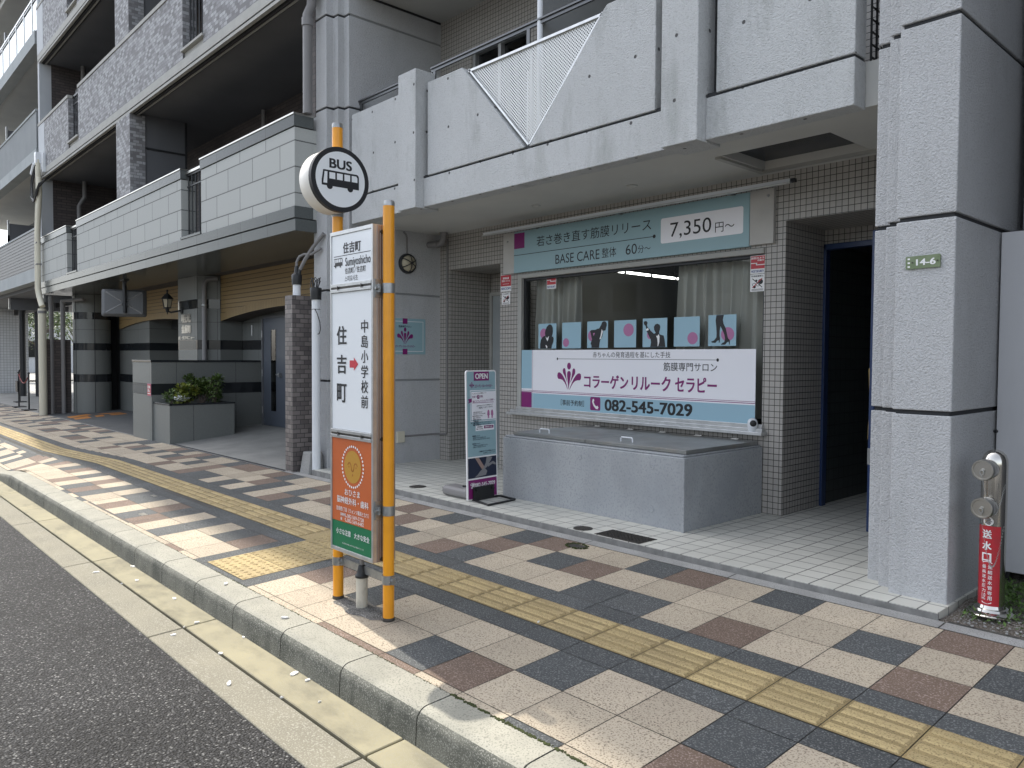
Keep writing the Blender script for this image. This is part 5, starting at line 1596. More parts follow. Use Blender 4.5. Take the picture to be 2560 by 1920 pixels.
# earth, grit and weeds at the foot of the column
g = MB()
n = 26
vs = []
for j in range(n+1):
    for i in range(n*2+1):
        x = .54 + 3.2*i/(2*n); y = 1.44 + 1.1*j/n
        vs.append((x, y, gz(x, y) - .004 + .012*math.sin(9*x+3*y)*math.sin(13*y) + rnd.uniform(-.004, .004)))
g.add(vs, [(j*(2*n+1)+i, j*(2*n+1)+i+1, (j+1)*(2*n+1)+i+1, (j+1)*(2*n+1)+i) for j in range(n) for i in range(2*n)], 0, True)
struct('earth', g, 'soil')
g = MB()
rw = random.Random(5)
def leaf(mb, p, d, up, L, W, mi=0):
    d = Vector(d).normalized(); s = d.cross(Vector(up)).normalized(); n_ = s.cross(d)
    a = Vector(p); m1 = a + d*L*.45 + n_*L*.10
    mb.add([a, m1 + s*W/2, a + d*L - n_*L*.05, m1 - s*W/2, m1 - n_*L*.03], [(0,4,1),(1,4,2),(2,4,3),(3,4,0)], mi)
for k in range(5200):
    u = rw.random(); x = .60 + 1.9*rw.random()**1.2; y = 1.50 + .80*rw.random()
    dens = .5 + .5*math.sin(7*x + 2.3)*math.cos(6*y)
    if y < 1.62 and rw.random() < .55: continue
    if rw.random() > dens + .35: continue
    z = gz(x, y); a = rw.uniform(0, 6.28); el = rw.uniform(.1, 1.1)
    leaf(g, (x, y, z + rw.uniform(0, .02)), (math.cos(a)*math.cos(el), math.sin(a)*math.cos(el), math.sin(el)), (0,0,1), rw.uniform(.016,.045), rw.uniform(.009,.018))
tag(g.build('weeds', 'weed_leaf'), 'low green weeds growing round the foot of the standpipe', 'weeds', kind='stuff')
g = MB()
for k in range(420):
    x = .58 + 1.6*rw.random(); y = 1.46 + .3*rw.random(); z = gz(x, y); r = rw.uniform(.003,.009)
    g.lathe([(r*.7,-.001),(r,r*.4),(r*.5,r*.8)], (x, y, z), axis=(rw.uniform(-.3,.3), rw.uniform(-.3,.3), 1), seg=5, smooth=False)
tag(g.build('gravel', 'old_concrete'), 'pale grit scattered on bare earth along the kerb strip by the standpipe', 'gravel', kind='stuff')

# moss in the joint behind the kerb
g = MB()
for k in range(900):
    x = rw.choice([rw.uniform(-.62,.15), rw.uniform(-3.2,-.6), rw.uniform(-6,-1)]); y = -.8025 + rw.gauss(0, .0035)
    r = rw.uniform(.002,.006) * (1.3 if x > -.62 else .75)
    g.lathe([(r,0),(r*.8,r*.6),(r*.2,r*.8)], (x, y, gz(x, y)-.001), seg=5, smooth=False)
tag(g.build('joint_moss', 'moss'), 'dark moss and grit in the joint behind the kerb stones', 'moss', kind='stuff')
# pale scraps lying in the gutter and on the paving
scr = [(-3.28,-1.04,0),(-2.72,-1.10,0),(-2.70,-1.182,1),(-3.9,-1.09,0),(-2.28,-1.0,1),(-3.9,-1.19,1),(-1.62,-1.02,0),(-2.15,-1.184,1),(-1.42,-1.184,1),(-2.62,-1.27,0),(-4.35,-1.24,0),(-1.75,-1.30,0),(-4.3,-1.0,0),(-1.5,-1.01,1),(-2.0,-.885,0),(-2.85,-.87,0),(-.93,.02,1),(-1.25,-1.08,1)]
for i, (x, y, k) in enumerate(scr):
    on_kerb = -.98 < y < -.8
    z = gz(x, -.8) - .0 if on_kerb else (gz(x, y) + .004 if y > -.8 else gut_z(x, y) + .001)
    t_ = MB(); L_ = rw.uniform(.014,.03) if k else rw.uniform(.03,.055); W_ = L_*rw.uniform(.35,.6); a = rw.uniform(0, 3.14)
    c_, s_ = math.cos(a), math.sin(a); ring = []
    for j in range(8):
        u, v = L_/2*math.cos(j*math.pi/4), W_/2*math.sin(j*math.pi/4)
        ring.append((x + u*c_ - v*s_, y + u*s_ + v*c_, z + .002 + .006*abs(math.sin(j*1.3+i))))
    lo = [(p[0], p[1], z) for p in ring]
    t_.add(ring + lo, [tuple(range(8))] + [(j, 8+j, 8+(j+1) % 8, (j+1) % 8) for j in range(8)])
    tag(t_.build('petal_scrap', 'petal'), 'pale dried scrap lying on the kerb, gutter or paving', 'litter', 'pale scraps on the ground')

# ================================================================ GRANITE APARTMENT BUILDING (left)
B = thing('apartment_building', 'tall apartment building with polished granite balcony band and small mosaic tile storeys above', 'building', (-12.8, 1.35, 0))
BX0, BX1, BY = -19.35, -6.31, 1.35
# second-floor granite parapet, with two railed gaps
def granite_len(x0, x1, endcap):
    b = MB(); b.box(x0, x1, BY, BY+.22, 3.117, 4.012); o = b.build('granite_parapet', 'granite_light', B, bevel=.004)
    b = MB(); b.box(x0-.012, x1+.012, BY-.012, BY+.235, 4.02, 4.15); b.build('coping', 'granite_polished', o, bevel=.003)
    b = MB(); b.box(x0-.015, x1+.015, BY-.022, BY+.24, 4.1505, 4.172); b.build('coping_top', 'brushed_stainless', o, bevel=.003)
    b = MB(); b.box(x0, x1, BY+.008, BY+.21, 4.010, 4.022); b.build('joint', 'joint_dark', o)
granite_len(-9.15, BX1, True); granite_len(-15.95, -9.94, True); granite_len(BX0, -16.80, True)
b = MB(); b.box(BX1-.22, BX1-.001, BY+.22, 2.55, 2.985, 4.012); b.build('granite_return', 'granite_light', B)
b = MB(); b.box(BX0, BX1+.004, BY-.006, BY+.23, 2.984, 3.116); o = b.build('fascia_band', 'granite_polished', B, bevel=.003)
b = MB(); b.box(BX0, BX1+.003, BY+.004, 2.5, 2.836, 2.972); b.build('fascia_band', 'granite_polished', B, bevel=.003)
b = MB(); b.box(BX0, BX1-.005, BY+.02, BY+.2, 2.970, 2.986); b.build('joint', 'joint_dark', B)
def guard(x0, x1, z0, z1, y=BY+.10):
    b = MB(); b.box(x0, x1, y-.02, y+.02, z1-.04, z1)
    rail = b.build('window_guard', 'dark_metal', B)
    b = MB()
    b.box(x0, x1, y-.012, y+.012, z0+.03, z0+.055); b.box(x0, x1, y-.012, y+.012, z1-.20, z1-.18)
    n = max(4, int((x1-x0)/.13))
    for i in range(n+1):
        x = x0 + .03 + (x1-x0-.06)*i/n; b.cyl((x, y, z0+.03), (x, y, z1-.03), .011, seg=8)
        for zz, s_ in ((z1-.19, 1), (z0+.05, 1)):
            pts = [(x + .035*math.sin(k*.9)*(k/6), y, zz - .10 + .10*k/6 if zz > z0+.3 else zz + .10*k/6) for k in range(7)]
            b.tube(pts, .006, 5)
    b.build('scroll_bar', 'dark_metal', rail)
guard(-9.93, -9.16, 3.13, 4.10); guard(-16.79, -15.96, 3.13, 4.10)
b = MB(); b.box(-9.94, -9.15, BY-.02, BY+.22, 3.117, 3.150); b.box(-16.80,-15.95,BY-.02,BY+.22,3.117,3.150); b.build('gap_sill', 'granite_polished', B)
b = MB(); b.box(-9.94,-9.15,BY+.06,BY+.14,4.09,4.125); b.box(-16.80,-15.95,BY+.06,BY+.14,4.09,4.125); b.build('gap_rail', 'brushed_stainless', B)

# soffit over the forecourt
b = MB(); b.box(BX0, BX1-.01, BY+.23, 4.3, 2.838, 2.86); so = b.build('soffit', 'brown_soffit', B)
b = MB()
for k in range(1, 9): b.box(BX0, BX1-.02, BY+.23+.33*k, BY+.236+.33*k, 2.8365, 2.8385)
b.build('soffit_joint', 'joint_dark', so)

# storeys: spandrels with mosaic tile, pier between the bays, slots with guards
FH = 2.72
def storey_b(k, detail):
    z0 = 5.54 + FH*k; z1 = z0 + 1.33
    for x0, x1 in ((BX0, -16.53), (-15.73, -9.82), (-9.02, -6.12)):
        b = MB(); b.box(x0, x1, BY, BY+.2, z0+.20, z1-.065); o = b.build('spandrel', 'mosaic', B)
        b = MB(); b.box(x0-.004, x1+.004, BY-.015, BY+.22, z1-.064, z1); b.build('coping', 'precast', o, bevel=.003)
    b = MB(); b.box(BX0, -6.12, BY-.003, BY+.2, z0+.062, z0+.199); o = b.build('slab_edge', 'precast', B, bevel=.004)
    b = MB(); b.box(BX0, -6.12, BY+.006, BY+.2, z0+.042, z0+.061); b.box(BX0,-6.12,BY+.08,BY+.11,z0-.012,z0+.04); b.build('drip_groove', 'joint_dark', o)
    b = MB(); b.box(BX0, -6.12, BY-.001, BY+.05, z0, z0+.041); b.box(BX0,-6.12,BY+.12,BY+.15,z0-.010,z0+.03); b.build('slab_nose', 'precast', o)
    b = MB(); b.box(BX0, -6.12, BY+.2, 4.6, z0+.03, z0+.2); b.build('balcony_soffit', 'grey_soffit', B)
    b = MB(); b.box(-16.55,-15.71,BY-.03,BY+.2,z0+.30,z0+.335); b.box(-9.84,-9.0,BY-.03,BY+.2,z0+.30,z0+.335); b.box(-16.54,-15.72,BY+.03,BY+.18,z0+.199,z0+.30); b.box(-9.83,-9.01,BY+.03,BY+.18,z0+.199,z0+.30); b.build('gap_sill', 'precast', B)
    if detail:
        guard(-16.52, -15.74, z0+.33, z1-.02); guard(-9.81, -9.03, z0+.33, z1-.02)
    b = MB(); b.box(-13.14, -12.36, BY-.002, BY+.25, z1-FH+.001 if k else 4.175, z0); b.build('pier', 'mosaic', B)
    b = MB(); b.box(BX0+.001, BX0+.16, BY+.001, BY+.25, z1-FH if k else 4.175, z0); b.build('corner_pier', 'white_precast', B)
    # back wall of the balcony, with windows
    zb0 = z1 - FH - 1.3 if k else 2.9
    b = MB(); b.box(BX0, -6.2, 3.05, 3.2, zb0+.2, z0+.03); b.build('back_wall', 'brown_brick', B)
    b = MB(); b.box(-12.42, -12.39, BY+.26, 2.30, zb0+.2, z0+.029); pp = b.build('partition', 'siding', B)
    b = MB(); b.box(-12.388, -12.37, BY+.26, 2.30, z0-.56, z0-.53); b.box(-12.388,-12.365,2.28,2.31,zb0+.3,z0+.02); b.build('partition_rail', 'dark_metal', pp)
    b = MB(); b.box(BX0+.001, BX0+.15, BY+.25, 3.05, zb0+.2, z0+.029); b.build('end_wall', 'brown_brick', B)
    for x0, x1 in ((-17.6,-15.6), (-11.6,-10.0), (-9.2, -7.6)):
        b = MB(); b.box(x0, x1, 3.03, 3.048, zb0+.25, z0-.35); wo = b.build('window', 'dark_glass', B)
        b = MB(); b.box(x0-.04,x0,3.0,3.05,zb0+.25,z0-.31); b.box(x1,x1+.04,3.0,3.05,zb0+.25,z0-.31); b.box(x0,x1,3.0,3.05,z0-.35,z0-.31); b.box((x0+x1)/2-.02,(x0+x1)/2+.02,3.0,3.05,zb0+.25,z0-.35); b.build('frame', 'dark_metal', wo)
    b = MB(); b.tube([(-18.85,2.2,z0+.03),(-18.85,2.2,z0-.35),(-18.95,2.1,z0-.55),(-18.95,2.1,zb0+.3)], .05, 12); b.build('downpipe', 'pipe_grey', B)
    b = MB(); b.tube([(-10.6,2.95,z0-.01),(-10.6,2.95,zb0+.3)], .04, 10); b.build('downpipe', 'pipe_grey', B)
for k in range(6): storey_b(k, k < 2)
b = MB(); b.box(BX0+.001, BX0+.6, BY-.002, BY+.0, 5.60, 5.61); 
b = MB(); b.box(BX0+.002, BX0+.62, BY-.004, BY+.19, 5.745, 6.80); b.box(BX0+.002, BX0+.62, BY-.004, BY+.19, 8.465, 9.52); b.build('corner_block', 'white_precast', B)
b = MB(); b.box(BX0, -6.2, 4.61, 14, 0, 20.4); b.box(-6.45,-6.2,3.21,4.6,3,20.4); b.build('main_block', 'mosaic', B)
b = MB(); b.box(BX0, -16.51, BY+.01, 14, 20.5, 22.0); b.box(-16.50, -6.12, BY+.01, 14, 20.5, 27.0); b.build('top_storey', 'mosaic', B)  # out of view; stepped roofline shaped for the shadow edge on the pavement
b = MB(); b.box(-6.46,-6.32,1.62,3.1,4.18,5.55); b.build('end_wall', 'brown_brick', B)
b = MB(); b.tube([(-6.28,1.50,4.18),(-6.28,1.50,5.30),(-6.24,1.53,5.40),(-6.24,1.53,6.4)], .055, 14); o = b.build('downpipe', 'pipe_grey', B)
b = MB(); b.cyl((-6.28,1.50,5.17),(-6.28,1.50,5.26),.066,seg=16); b.build('collar', 'pipe_grey', o)

# ground floor: lantern pier, arches, walls with black bands
def banded(name, poly_or_box, zt, zb, bands, m='granite_grey', mb_='granite_black'):
    b = MB(); k = MB()
    x0, x1, y0, y1 = poly_or_box
    cuts = [zb] + [z for bd in bands for z in bd] + [zt]
    for i in range(0, len(cuts)-1):
        if i % 2 == 0: b.box(x0, x1, y0, y1, cuts[i]+.004, cuts[i+1]-.004)
        else: k.box(x0, x1, y0-.002, y1, cuts[i], cuts[i+1])
    b.build(name, m, B)
    k.build(name + '_band', mb_, B)
BD = ((.75,.93),(1.51,1.675),(2.25,2.41))
def banded_prism(name, poly, zb, zt, bands):
    b = MB(); k = MB()
    cuts = [zb] + [z for bd in bands for z in bd] + [zt]
    for i in range(len(cuts)-1):
        if i % 2 == 0: b.prism(poly, 'z', cuts[i]+.004, cuts[i+1]-.004)
        else: k.prism(poly, 'z', cuts[i]-.003, cuts[i+1]+.003)
    o = b.build(name, 'granite_grey', B); k.build('stone_band', 'granite_black', o)
    return o
banded_prism('lantern_pier', [(-13.15,2.40),(-12.19,2.40),(-12.19,2.412),(-11.99,2.74),(-12.0,3.15),(-13.15,3.15)], 0, 2.837, BD[1:])
banded_prism('entrance_wall', [(-12.0,3.155),(-6.5,3.155),(-6.5,3.3),(-12.0,3.3)], 0, 2.837, BD)
b = MB(); b.box(-13.10,-12.24,2.397,2.401,1.513,1.672); b.build('polished_band', 'granite_polished', B)
# pier lettering (raised metal characters)
b = MB(); pl = Plane((-13.15, 2.395, 0), (1,0,0), (0,0,1))
b2 = MB()
for dd in (0.0, .006, .012):
    for s_, z, w_, h_, xc in (('明光', 2.085, .46, .16, .44), ('金屋町', 1.885, .46, .16, .44), ('パークアベニュー', 1.725, .80, .075, .44)):
        text(b2, pl, s_, xc, z, w=w_, h=h_, bold=.02, d=dd)
b2.build('lettering', 'brushed_stainless', B)
def arch(x0, x1, xs0, zs, xa, za, Yf, Yb, ztop):
    """tile-faced wall over a flat segmental arch: springs at (xs0, zs), highest at (xa, za)"""
    Rr = ((xa-xs0)**2 + (za-zs)**2)/(2*(za-zs)); cz = za - Rr
    f = lambda x: cz + math.sqrt(max(0, Rr*Rr - (x-xa)**2))
    n = 26; w = MB(); v = MB(); u = MB()
    th = .125
    for i in range(n):
        a = x0 + (x1-x0)*i/n; c = x0 + (x1-x0)*(i+1)/n
        w.poly([(a, Yf, f(a)+th), (c, Yf, f(c)+th), (c, Yf, ztop), (a, Yf, ztop)])
        v.poly([(a, Yf-.004, f(a)), (c, Yf-.004, f(c)), (c, Yf-.004, f(c)+th), (a, Yf-.004, f(a)+th)])
        v.poly([(a, Yf-.004, f(a)+th), (c, Yf-.004, f(c)+th), (c, Yf, f(c)+th), (a, Yf, f(a)+th)])
        u.poly([(a, Yf-.004, f(a)), (a, Yb, f(a)), (c, Yb, f(c)), (c, Yf-.004, f(c))])
    o = w.build('arch_wall', 'yellow_tile', B)
    v.build('arch_ring', 'yellow_arch', o); u.build('arch_soffit', 'brown_soffit', o)
arch(-11.98, -6.50, -11.98, 2.022, -9.25, 2.19, 2.748, 3.155, 2.837)
arch(-18.60, -13.15, -18.60, 2.028, -15.9, 2.185, 2.875, 3.25, 2.837)
# steel entrance door
b = MB(); b.box(-10.985, -10.05, 3.10, 3.154, .19, 2.05); dl = b.build('door', 'steel_door_blue', B, bevel=.003)
b = MB(); b.box(-11.03,-10.985,3.08,3.154,.17,2.08); b.box(-10.985,-10.03,3.08,3.154,2.05,2.085); b.build('frame', 'siding', dl)
b = MB(); b.box(-10.68,-10.50,3.092,3.099,.45,1.845); b.build('pane', 'dark_glass', dl)
b = MB(); b.box(-10.34,-10.28,3.05,3.10,1.04,1.11); b.cyl((-10.40,3.055,1.08),(-10.29,3.055,1.08),.011,seg=8); b.build('handle', 'galvanised', dl)
b = MB()
for z in (.45, 1.1, 1.78): b.cyl((-11.0,3.085,z-.06),(-11.0,3.085,z+.06),.014,seg=8)
b.build('hinge', 'galvanised', dl)
b = MB(); b.cyl((-11.55,3.145,1.76),(-11.55,3.145,1.95),.022,seg=10); b.build('wall_light', 'galvanised', B)
# downpipe beside the lantern pier
b = MB(); b.tube([(-11.92,2.68,2.78),(-12.02,2.52,2.76),(-12.05,2.48,2.70),(-12.05,2.48,.1)], .042, 12); dp = b.build('downpipe', 'pipe_grey', B)
b = MB(); b.cyl((-12.05,2.48,2.285),(-12.05,2.48,2.315),.047,seg=14); b.build('collar', 'galvanised', dp)
# round column and garage walls
b = MB(); k = MB()
cuts = [-.05] + [z for bd in BD for z in bd] + [2.837]
for i in range(len(cuts)-1):
    (b if i % 2 == 0 else k).cyl((-18.84, 2.32, cuts[i] + (.004 if i % 2 == 0 else -.003)), (-18.84, 2.32, cuts[i+1] - (.004 if i % 2 == 0 else -.003)), .41, seg=48)
o = b.build('round_column', 'granite_grey', B); k.build('stone_band', 'granite_black', o)
b = MB()
for a in (-1.2, -.1): b.box(-18.84+.41*math.cos(a)-.006, -18.84+.41*math.cos(a)+.006, 2.32+.41*math.sin(a)-.006, 2.32+.41*math.sin(a)+.006, 0, 2.83)
b.build('joint', 'joint_dark', o)
banded_prism('garage_wall', [(-18.75,2.92),(-16.5,2.92),(-16.5,3.6),(-18.75,3.6)], -.05, 2.837, BD)
b = MB(); b.box(-19.15,-18.76,2.95,3.6,-.05,2.83); b.box(-19.2,-13.1,9.0,9.1,-.1,2.84); b.box(-13.16,-13.1,3.2,9,-.1,2.84); b.box(-19.3,-19.2,2.55,9,-.1,2.84); b.box(-16.49,-13.16,3.4,3.41,2.0,2.84); b.build('garage_interior', 'dark_interior', B)
b = MB(); b.tube([(-19.05,1.50,2.80),(-19.05,1.50,-.03)], .05, 12); b.build('downpipe', 'pipe_grey', B)
b = MB(); b.tube([(-18.95,1.72,2.70),(-18.95,1.72,-.02)], .05, 12); b.tube([(-18.95,1.72,2.68),(-18.2,2.0,2.70)], .04, 10); b.build('downpipe', 'pipe_grey', B)

# forecourt floors
g = MB(); g.poly([(-10.47,1.36,.012),(-6.42,1.36,.030),(-6.42,3.2,.195),(-10.47,3.2,.195)]); g.poly([(-12.2,2.3,.105),(-10.47,2.3,.105),(-10.47,3.2,.195),(-12.2,3.2,.195)])
struct('entry_floor', g, 'entry_floor')
g = MB(); g.poly([(-10.47,1.352,.016),(-6.62,1.352,.034),(-6.62,1.40,.036),(-10.47,1.40,.018)]); struct('entry_channel', g, 'joint_dark')
g = MB(); g.poly([(-10.47,1.338,.017),(-6.62,1.338,.035),(-6.62,1.351,.035),(-10.47,1.351,.017)]); struct('entry_edge_strip', g, 'aluminium')
g = MB()
for x0, x1 in ((-19.3,-16),(-16,-12.2)):
    g.poly([(x0,1.36,gz(x0,1.36)+.002),(x1,1.36,gz(x1,1.36)+.002),(x1,3.0,gz(x1,3.0)+.002),(x0,3.0,gz(x0,3.0)+.002)])
    g.poly([(x0,3.0,gz(x0,3.0)+.002),(x1,3.0,gz(x1,3.0)+.002),(x1,9,gz(x1,3.0)+.002),(x0,9,gz(x0,3.0)+.002)])
struct('garage_drive', g, 'garage_floor')
g = MB()
M_ = lambda P: g.poly([(x, y, gz(x, y) + .006) for x, y in P])
M_([(-17.72,1.50),(-17.2,1.47),(-17.65,2.0),(-18.05,2.0)]); M_([(-17.1,1.49),(-16.72,1.46),(-16.82,1.80),(-17.45,1.86)]); M_([(-17.35,1.98),(-16.95,1.93),(-17.02,2.12),(-17.5,2.18)]); M_([(-17.85,2.15),(-17.55,2.25),(-17.45,2.62),(-17.75,2.62)]); M_([(-17.4,2.3),(-17.1,2.27),(-17.12,2.62),(-17.38,2.62)])
struct('road_marking', g, 'mark_orange')

# low granite wall with planter box
t = thing('planter', 'grey granite planter box built against a taller black-banded wall in the forecourt', 'planter', (-11.2, 1.34, 0))
def tb(x0, x1, y0, y1, zb, zt, bands):
    b = MB(); k = MB(); cuts = [zb] + [z for bd in bands for z in bd] + [zt]
    for i in range(len(cuts)-1):
        if i % 2 == 0: b.box(x0, x1, y0, y1, cuts[i]+.003, cuts[i+1]-.003)
        else: k.box(x0-.002, x1+.002, y0-.002, y1, cuts[i], cuts[i+1])
    return b, k
b, k = tb(-12.19, -11.22, 1.305, 3.15, -.05, 1.285, ((.755,.93),))
b.build('wall', 'granite_grey', t); kk = k.build('stone_band', 'granite_black', t)
b = MB(); b.box(-12.20, -11.21, 1.295, 3.15, 1.286, 1.318); b.build('coping', 'granite_black', t, bevel=.003)
b = MB(); b.box(-12.185,-11.225,1.3015,1.3028,.757,.928); b.build('polished_band', 'granite_polished', t)
b = MB(); b.box(-11.219, -10.47, 1.335, 1.395, -.05, .612); b.box(-10.53, -10.47, 1.395, 2.36, -.05, .612); b.box(-11.219,-10.53,2.30,2.36,-.05,.612); b.box(-11.219,-10.53,1.395,2.30,-.05,.55)
b.build('box', 'granite_grey', t)
b = MB(); b.box(-11.225,-10.462,1.327,1.40,.614,.640); b.box(-10.54,-10.462,1.40,2.37,.614,.640); b.box(-11.225,-10.54,2.295,2.37,.614,.640); b.build('rim', 'granite_black', t, bevel=.002)
b = MB(); b.box(-11.217,-10.535,1.40,2.295,.551,.585); b.build('soil', 'soil', t)
tt = thing('notice_sticker', 'small red notice sticker on the front of the granite planter wall', 'sticker', (-11.32, 1.30, .74))
b = MB(); b.box(-11.40,-11.225,1.297,1.300,.735,.935); b.build('sheet', 'ink_pink', tt)
pl = Plane((-11.40,1.297,.735), (1,0,0), (0,0,1)); b = MB()
rect(b, pl, .008,.167,.008,.192,.0008,0)
text(b, pl, '駐輪', .087,.145,w=.13,h=.05,bold=.03,mi=1,d=.0016); text(b, pl, '禁止', .087,.085,w=.13,h=.05,bold=.03,mi=1,d=.0016); rect(b, pl, .02,.155,.03,.042,.0016,1)
b.build('print', ['sticker_red', 'ink_white'], tt)

def shrub(c, rad, hgt, n, label, m, seed, twigs=4, leafL=.05):
    rr = random.Random(seed)
    t = thing('shrub', label, 'shrub', c, 'shrubs in the granite planter')
    st = MB(); lf = MB()
    cl = []
    for k in range(9):
        a = rr.uniform(0, 6.28); r_ = rad*rr.uniform(.1, .95); h = hgt*rr.uniform(.35, 1)
        e = Vector((c[0] + r_*math.cos(a), c[1] + r_*math.sin(a), c[2] + h))
        mid = Vector(c)*.5 + e*.5 + Vector((rr.uniform(-.03,.03), rr.uniform(-.03,.03), .02))
        st.tube([Vector(c) + Vector((rr.uniform(-.03,.03), rr.uniform(-.03,.03), -.01)), mid, e], [.006, .0045, .002], 5)
        cl.append(e)
    for k in range(twigs):
        a = rr.uniform(0, 6.28); e = Vector((c[0] + rad*.9*math.cos(a), c[1] + rad*.6*math.sin(a), c[2] + hgt*rr.uniform(.9, 1.2)))
        st.tube([Vector(c), Vector(c)*.4 + e*.6 + Vector((0,0,.03)), e], [.005,.003,.0012], 4)
    st.build('stem', 'twig', t)
    for e in cl:
        R_ = rad*rr.uniform(.28, .5)
        for k in range(n//9):
            v = Vector((rr.gauss(0,1), rr.gauss(0,1), rr.gauss(0,.8))).normalized()*R_*rr.random()**.4
            p = e + v
            if p.z < c[2]: continue
            d = (v.normalized() + Vector((rr.uniform(-.6,.6), rr.uniform(-.6,.6), rr.uniform(-.1,.9)))).normalized()
            L_ = leafL*rr.uniform(.7, 1.3)
            leaf(lf, p, d, (rr.uniform(-.4,.4), rr.uniform(-.4,.4), 1), L_, L_*.75)
    lf.build('leaves', m, t)
shrub((-10.78, 1.95, .585), .28, .46, 1300, 'tallest green shrub in the granite planter', 'leaf_b', 4, 6)
shrub((-10.80, 1.72, .585), .25, .32, 1200, 'bright yellow-green shrub in the middle of the granite planter', 'leaf_a', 9, 5)
shrub((-10.85, 1.50, .585), .17, .20, 600, 'small dark shrub beside the white bag at the street end of the planter', 'leaf_b', 14, 2, .035)
shrub((-10.72, 2.14, .585), .20, .28, 700, 'low dull-green shrub at the door end of the granite planter', 'leaf_b', 23, 5, .04)
t = thing('plastic_bag', 'crumpled white plastic bag lying among the planter shrubs', 'bag', (-10.72, 1.56, .66))
b = MB(); n = 14; vs = []
rr = random.Random(2)
for j in range(7):
    a = -math.pi/2 + math.pi*j/6
    for i in range(n):
        p_ = 2*math.pi*i/n; q_ = 1 + rr.uniform(-.15,.15)
        vs.append((-10.70 + .06*math.cos(a)*math.cos(p_)*q_, 1.585 + .15*math.cos(a)*math.sin(p_)*q_*(1 if math.sin(p_) > 0 else .7), .715 + .05*math.sin(a)*q_))
b.add(vs, [(j*n+i, j*n+(i+1) % n, (j+1)*n+(i+1) % n, (j+1)*n+i) for j in range(6) for i in range(n)], 0, False)
b.build('film', 'pvc_white', t)

# wall lantern on the pier
lx, ly, lz = -13.02, 2.16, 2.385
t = thing('wall_lantern', 'black carriage lantern on a bracket on the granite pier', 'lantern', (lx, ly+.23, lz-.1))
b = MB(); b.lathe([(.125,0),(.118,.012),(.06,.075),(.022,.105),(.012,.115),(.012,.135),(.022,.150),(.012,.168),(.001,.185)], (lx, ly, lz+.055), seg=6, smooth=False); b.build('roof', 'dark_metal', t)
b = MB(); b.lathe([(.062,-.10),(.092,.052)], (lx, ly, lz), seg=6, smooth=False); b.build('glass', 'lamp_glass', t)
b = MB()
for k in range(6):
    u = Vector((0,0,1)).orthogonal().normalized(); w_ = Vector((0,0,1)).cross(u)
    d_ = u*math.cos(k*math.pi/3) + w_*math.sin(k*math.pi/3); c = Vector((lx, ly, lz))
    b.tube([c + d_*.064 + Vector((0,0,-.10)), c + d_*.094 + Vector((0,0,.054))], .007, 5)
b.lathe([(.066,-.115),(.070,-.10),(.060,-.095)], (lx, ly, lz), seg=12); b.lathe([(.02,-.19),(.028,-.16),(.04,-.125),(.02,-.115)], (lx, ly, lz), seg=12); b.lathe([(.001,-.23),(.009,-.215),(.012,-.19)], (lx, ly, lz), seg=8)
b.build('cage', 'dark_metal', t)
b = MB(); b.tube([(lx,ly,lz-.16),(lx+.02,ly+.06,lz-.19),(lx+.06,ly+.14,lz-.17),(lx+.09,ly+.20,lz-.15)], .016, 8); b.lathe([(.055,0),(.05,.025),(.02,.035)], (lx+.10,ly+.24,lz-.16), axis=(0,-1,0), seg=18); b.build('bracket', 'dark_metal', t)

# traffic mirror seen from behind, hanging from the soffit
mx, my, mz = -14.1, 1.72, 2.40
t = thing('traffic_mirror', 'rectangular convex traffic mirror seen from behind, hung from the forecourt soffit', 'mirror', (mx, my, 2.836))
nv = Vector((-.93, .36, -.10)).normalized(); rv = nv.cross(Vector((0,0,1))).normalized(); uv_ = rv.cross(nv).normalized()
pm = Plane((mx, my, mz), rv, uv_)            # faces the camera (its back)
def pan(w_, h_, r_, d0, d1, mb, mi=0):
    pts = []
    for cx, cy, a0 in ((w_-r_, h_-r_, 0), (-w_+r_, h_-r_, 90), (-w_+r_, -h_+r_, 180), (w_-r_, -h_+r_, 270)):
        for k in range(5):
            a = R(a0+22.5*k); pts.append((cx+r_*math.cos(a), cy+r_*math.sin(a)))
    n = len(pts); s = .86
    vs = [pm.p(x, y, d0) for x, y in pts] + [pm.p(x*s, y*s, d1) for x, y in pts]
    mb.add(vs, [tuple(range(n-1,-1,-1)), tuple(range(n, 2*n))] + [(i, (i+1) % n, n+(i+1) % n, n+i) for i in range(n)], mi)
b = MB(); pan(.385,.255,.035,0,.045,b); pan(.395,.265,.04,-.03,-.0005,b); b.build('back_shell', 'mirror_back', t, bevel=.004)
b = MB()
for sx in (1,-1):
    for sy in (1,-1):
        v = Vector((sx*.31, sy*.20)); n_ = Vector((-v.y, v.x)).normalized()*.014
        a = [pm.p(.04*sx+n_.x, .03*sy+n_.y, .046), pm.p(.04*sx-n_.x, .03*sy-n_.y, .046), pm.p(v.x-n_.x, v.y-n_.y, .046), pm.p(v.x+n_.x, v.y+n_.y, .046)]
        c = [pm.p(.04*sx, .03*sy, .060), pm.p(v.x, v.y, .056)]
        b.add(a + c, [(0,4,5,3),(1,2,5,4),(0,1,4),(2,3,5)])
b.build('rib', 'mirror_rib', t)
b = MB(); q0 = pm.p(0.02,-.20,.075); b.cyl(q0, (q0.x, q0.y, 2.836), .035, seg=14); b.box(q0.x-.12,q0.x+.12,q0.y-.05,q0.y+.05,2.815,2.836); b.cyl(pm.p(0.02,-.04,.03), pm.p(0.02,-.04,.10), .05, seg=12)
b.tube([(q0.x-.10,q0.y,2.80),(q0.x,q0.y,2.70)],.012,6); b.tube([(q0.x+.10,q0.y,2.80),(q0.x,q0.y,2.70)],.012,6)
b.build('hanger', 'dark_metal', t)

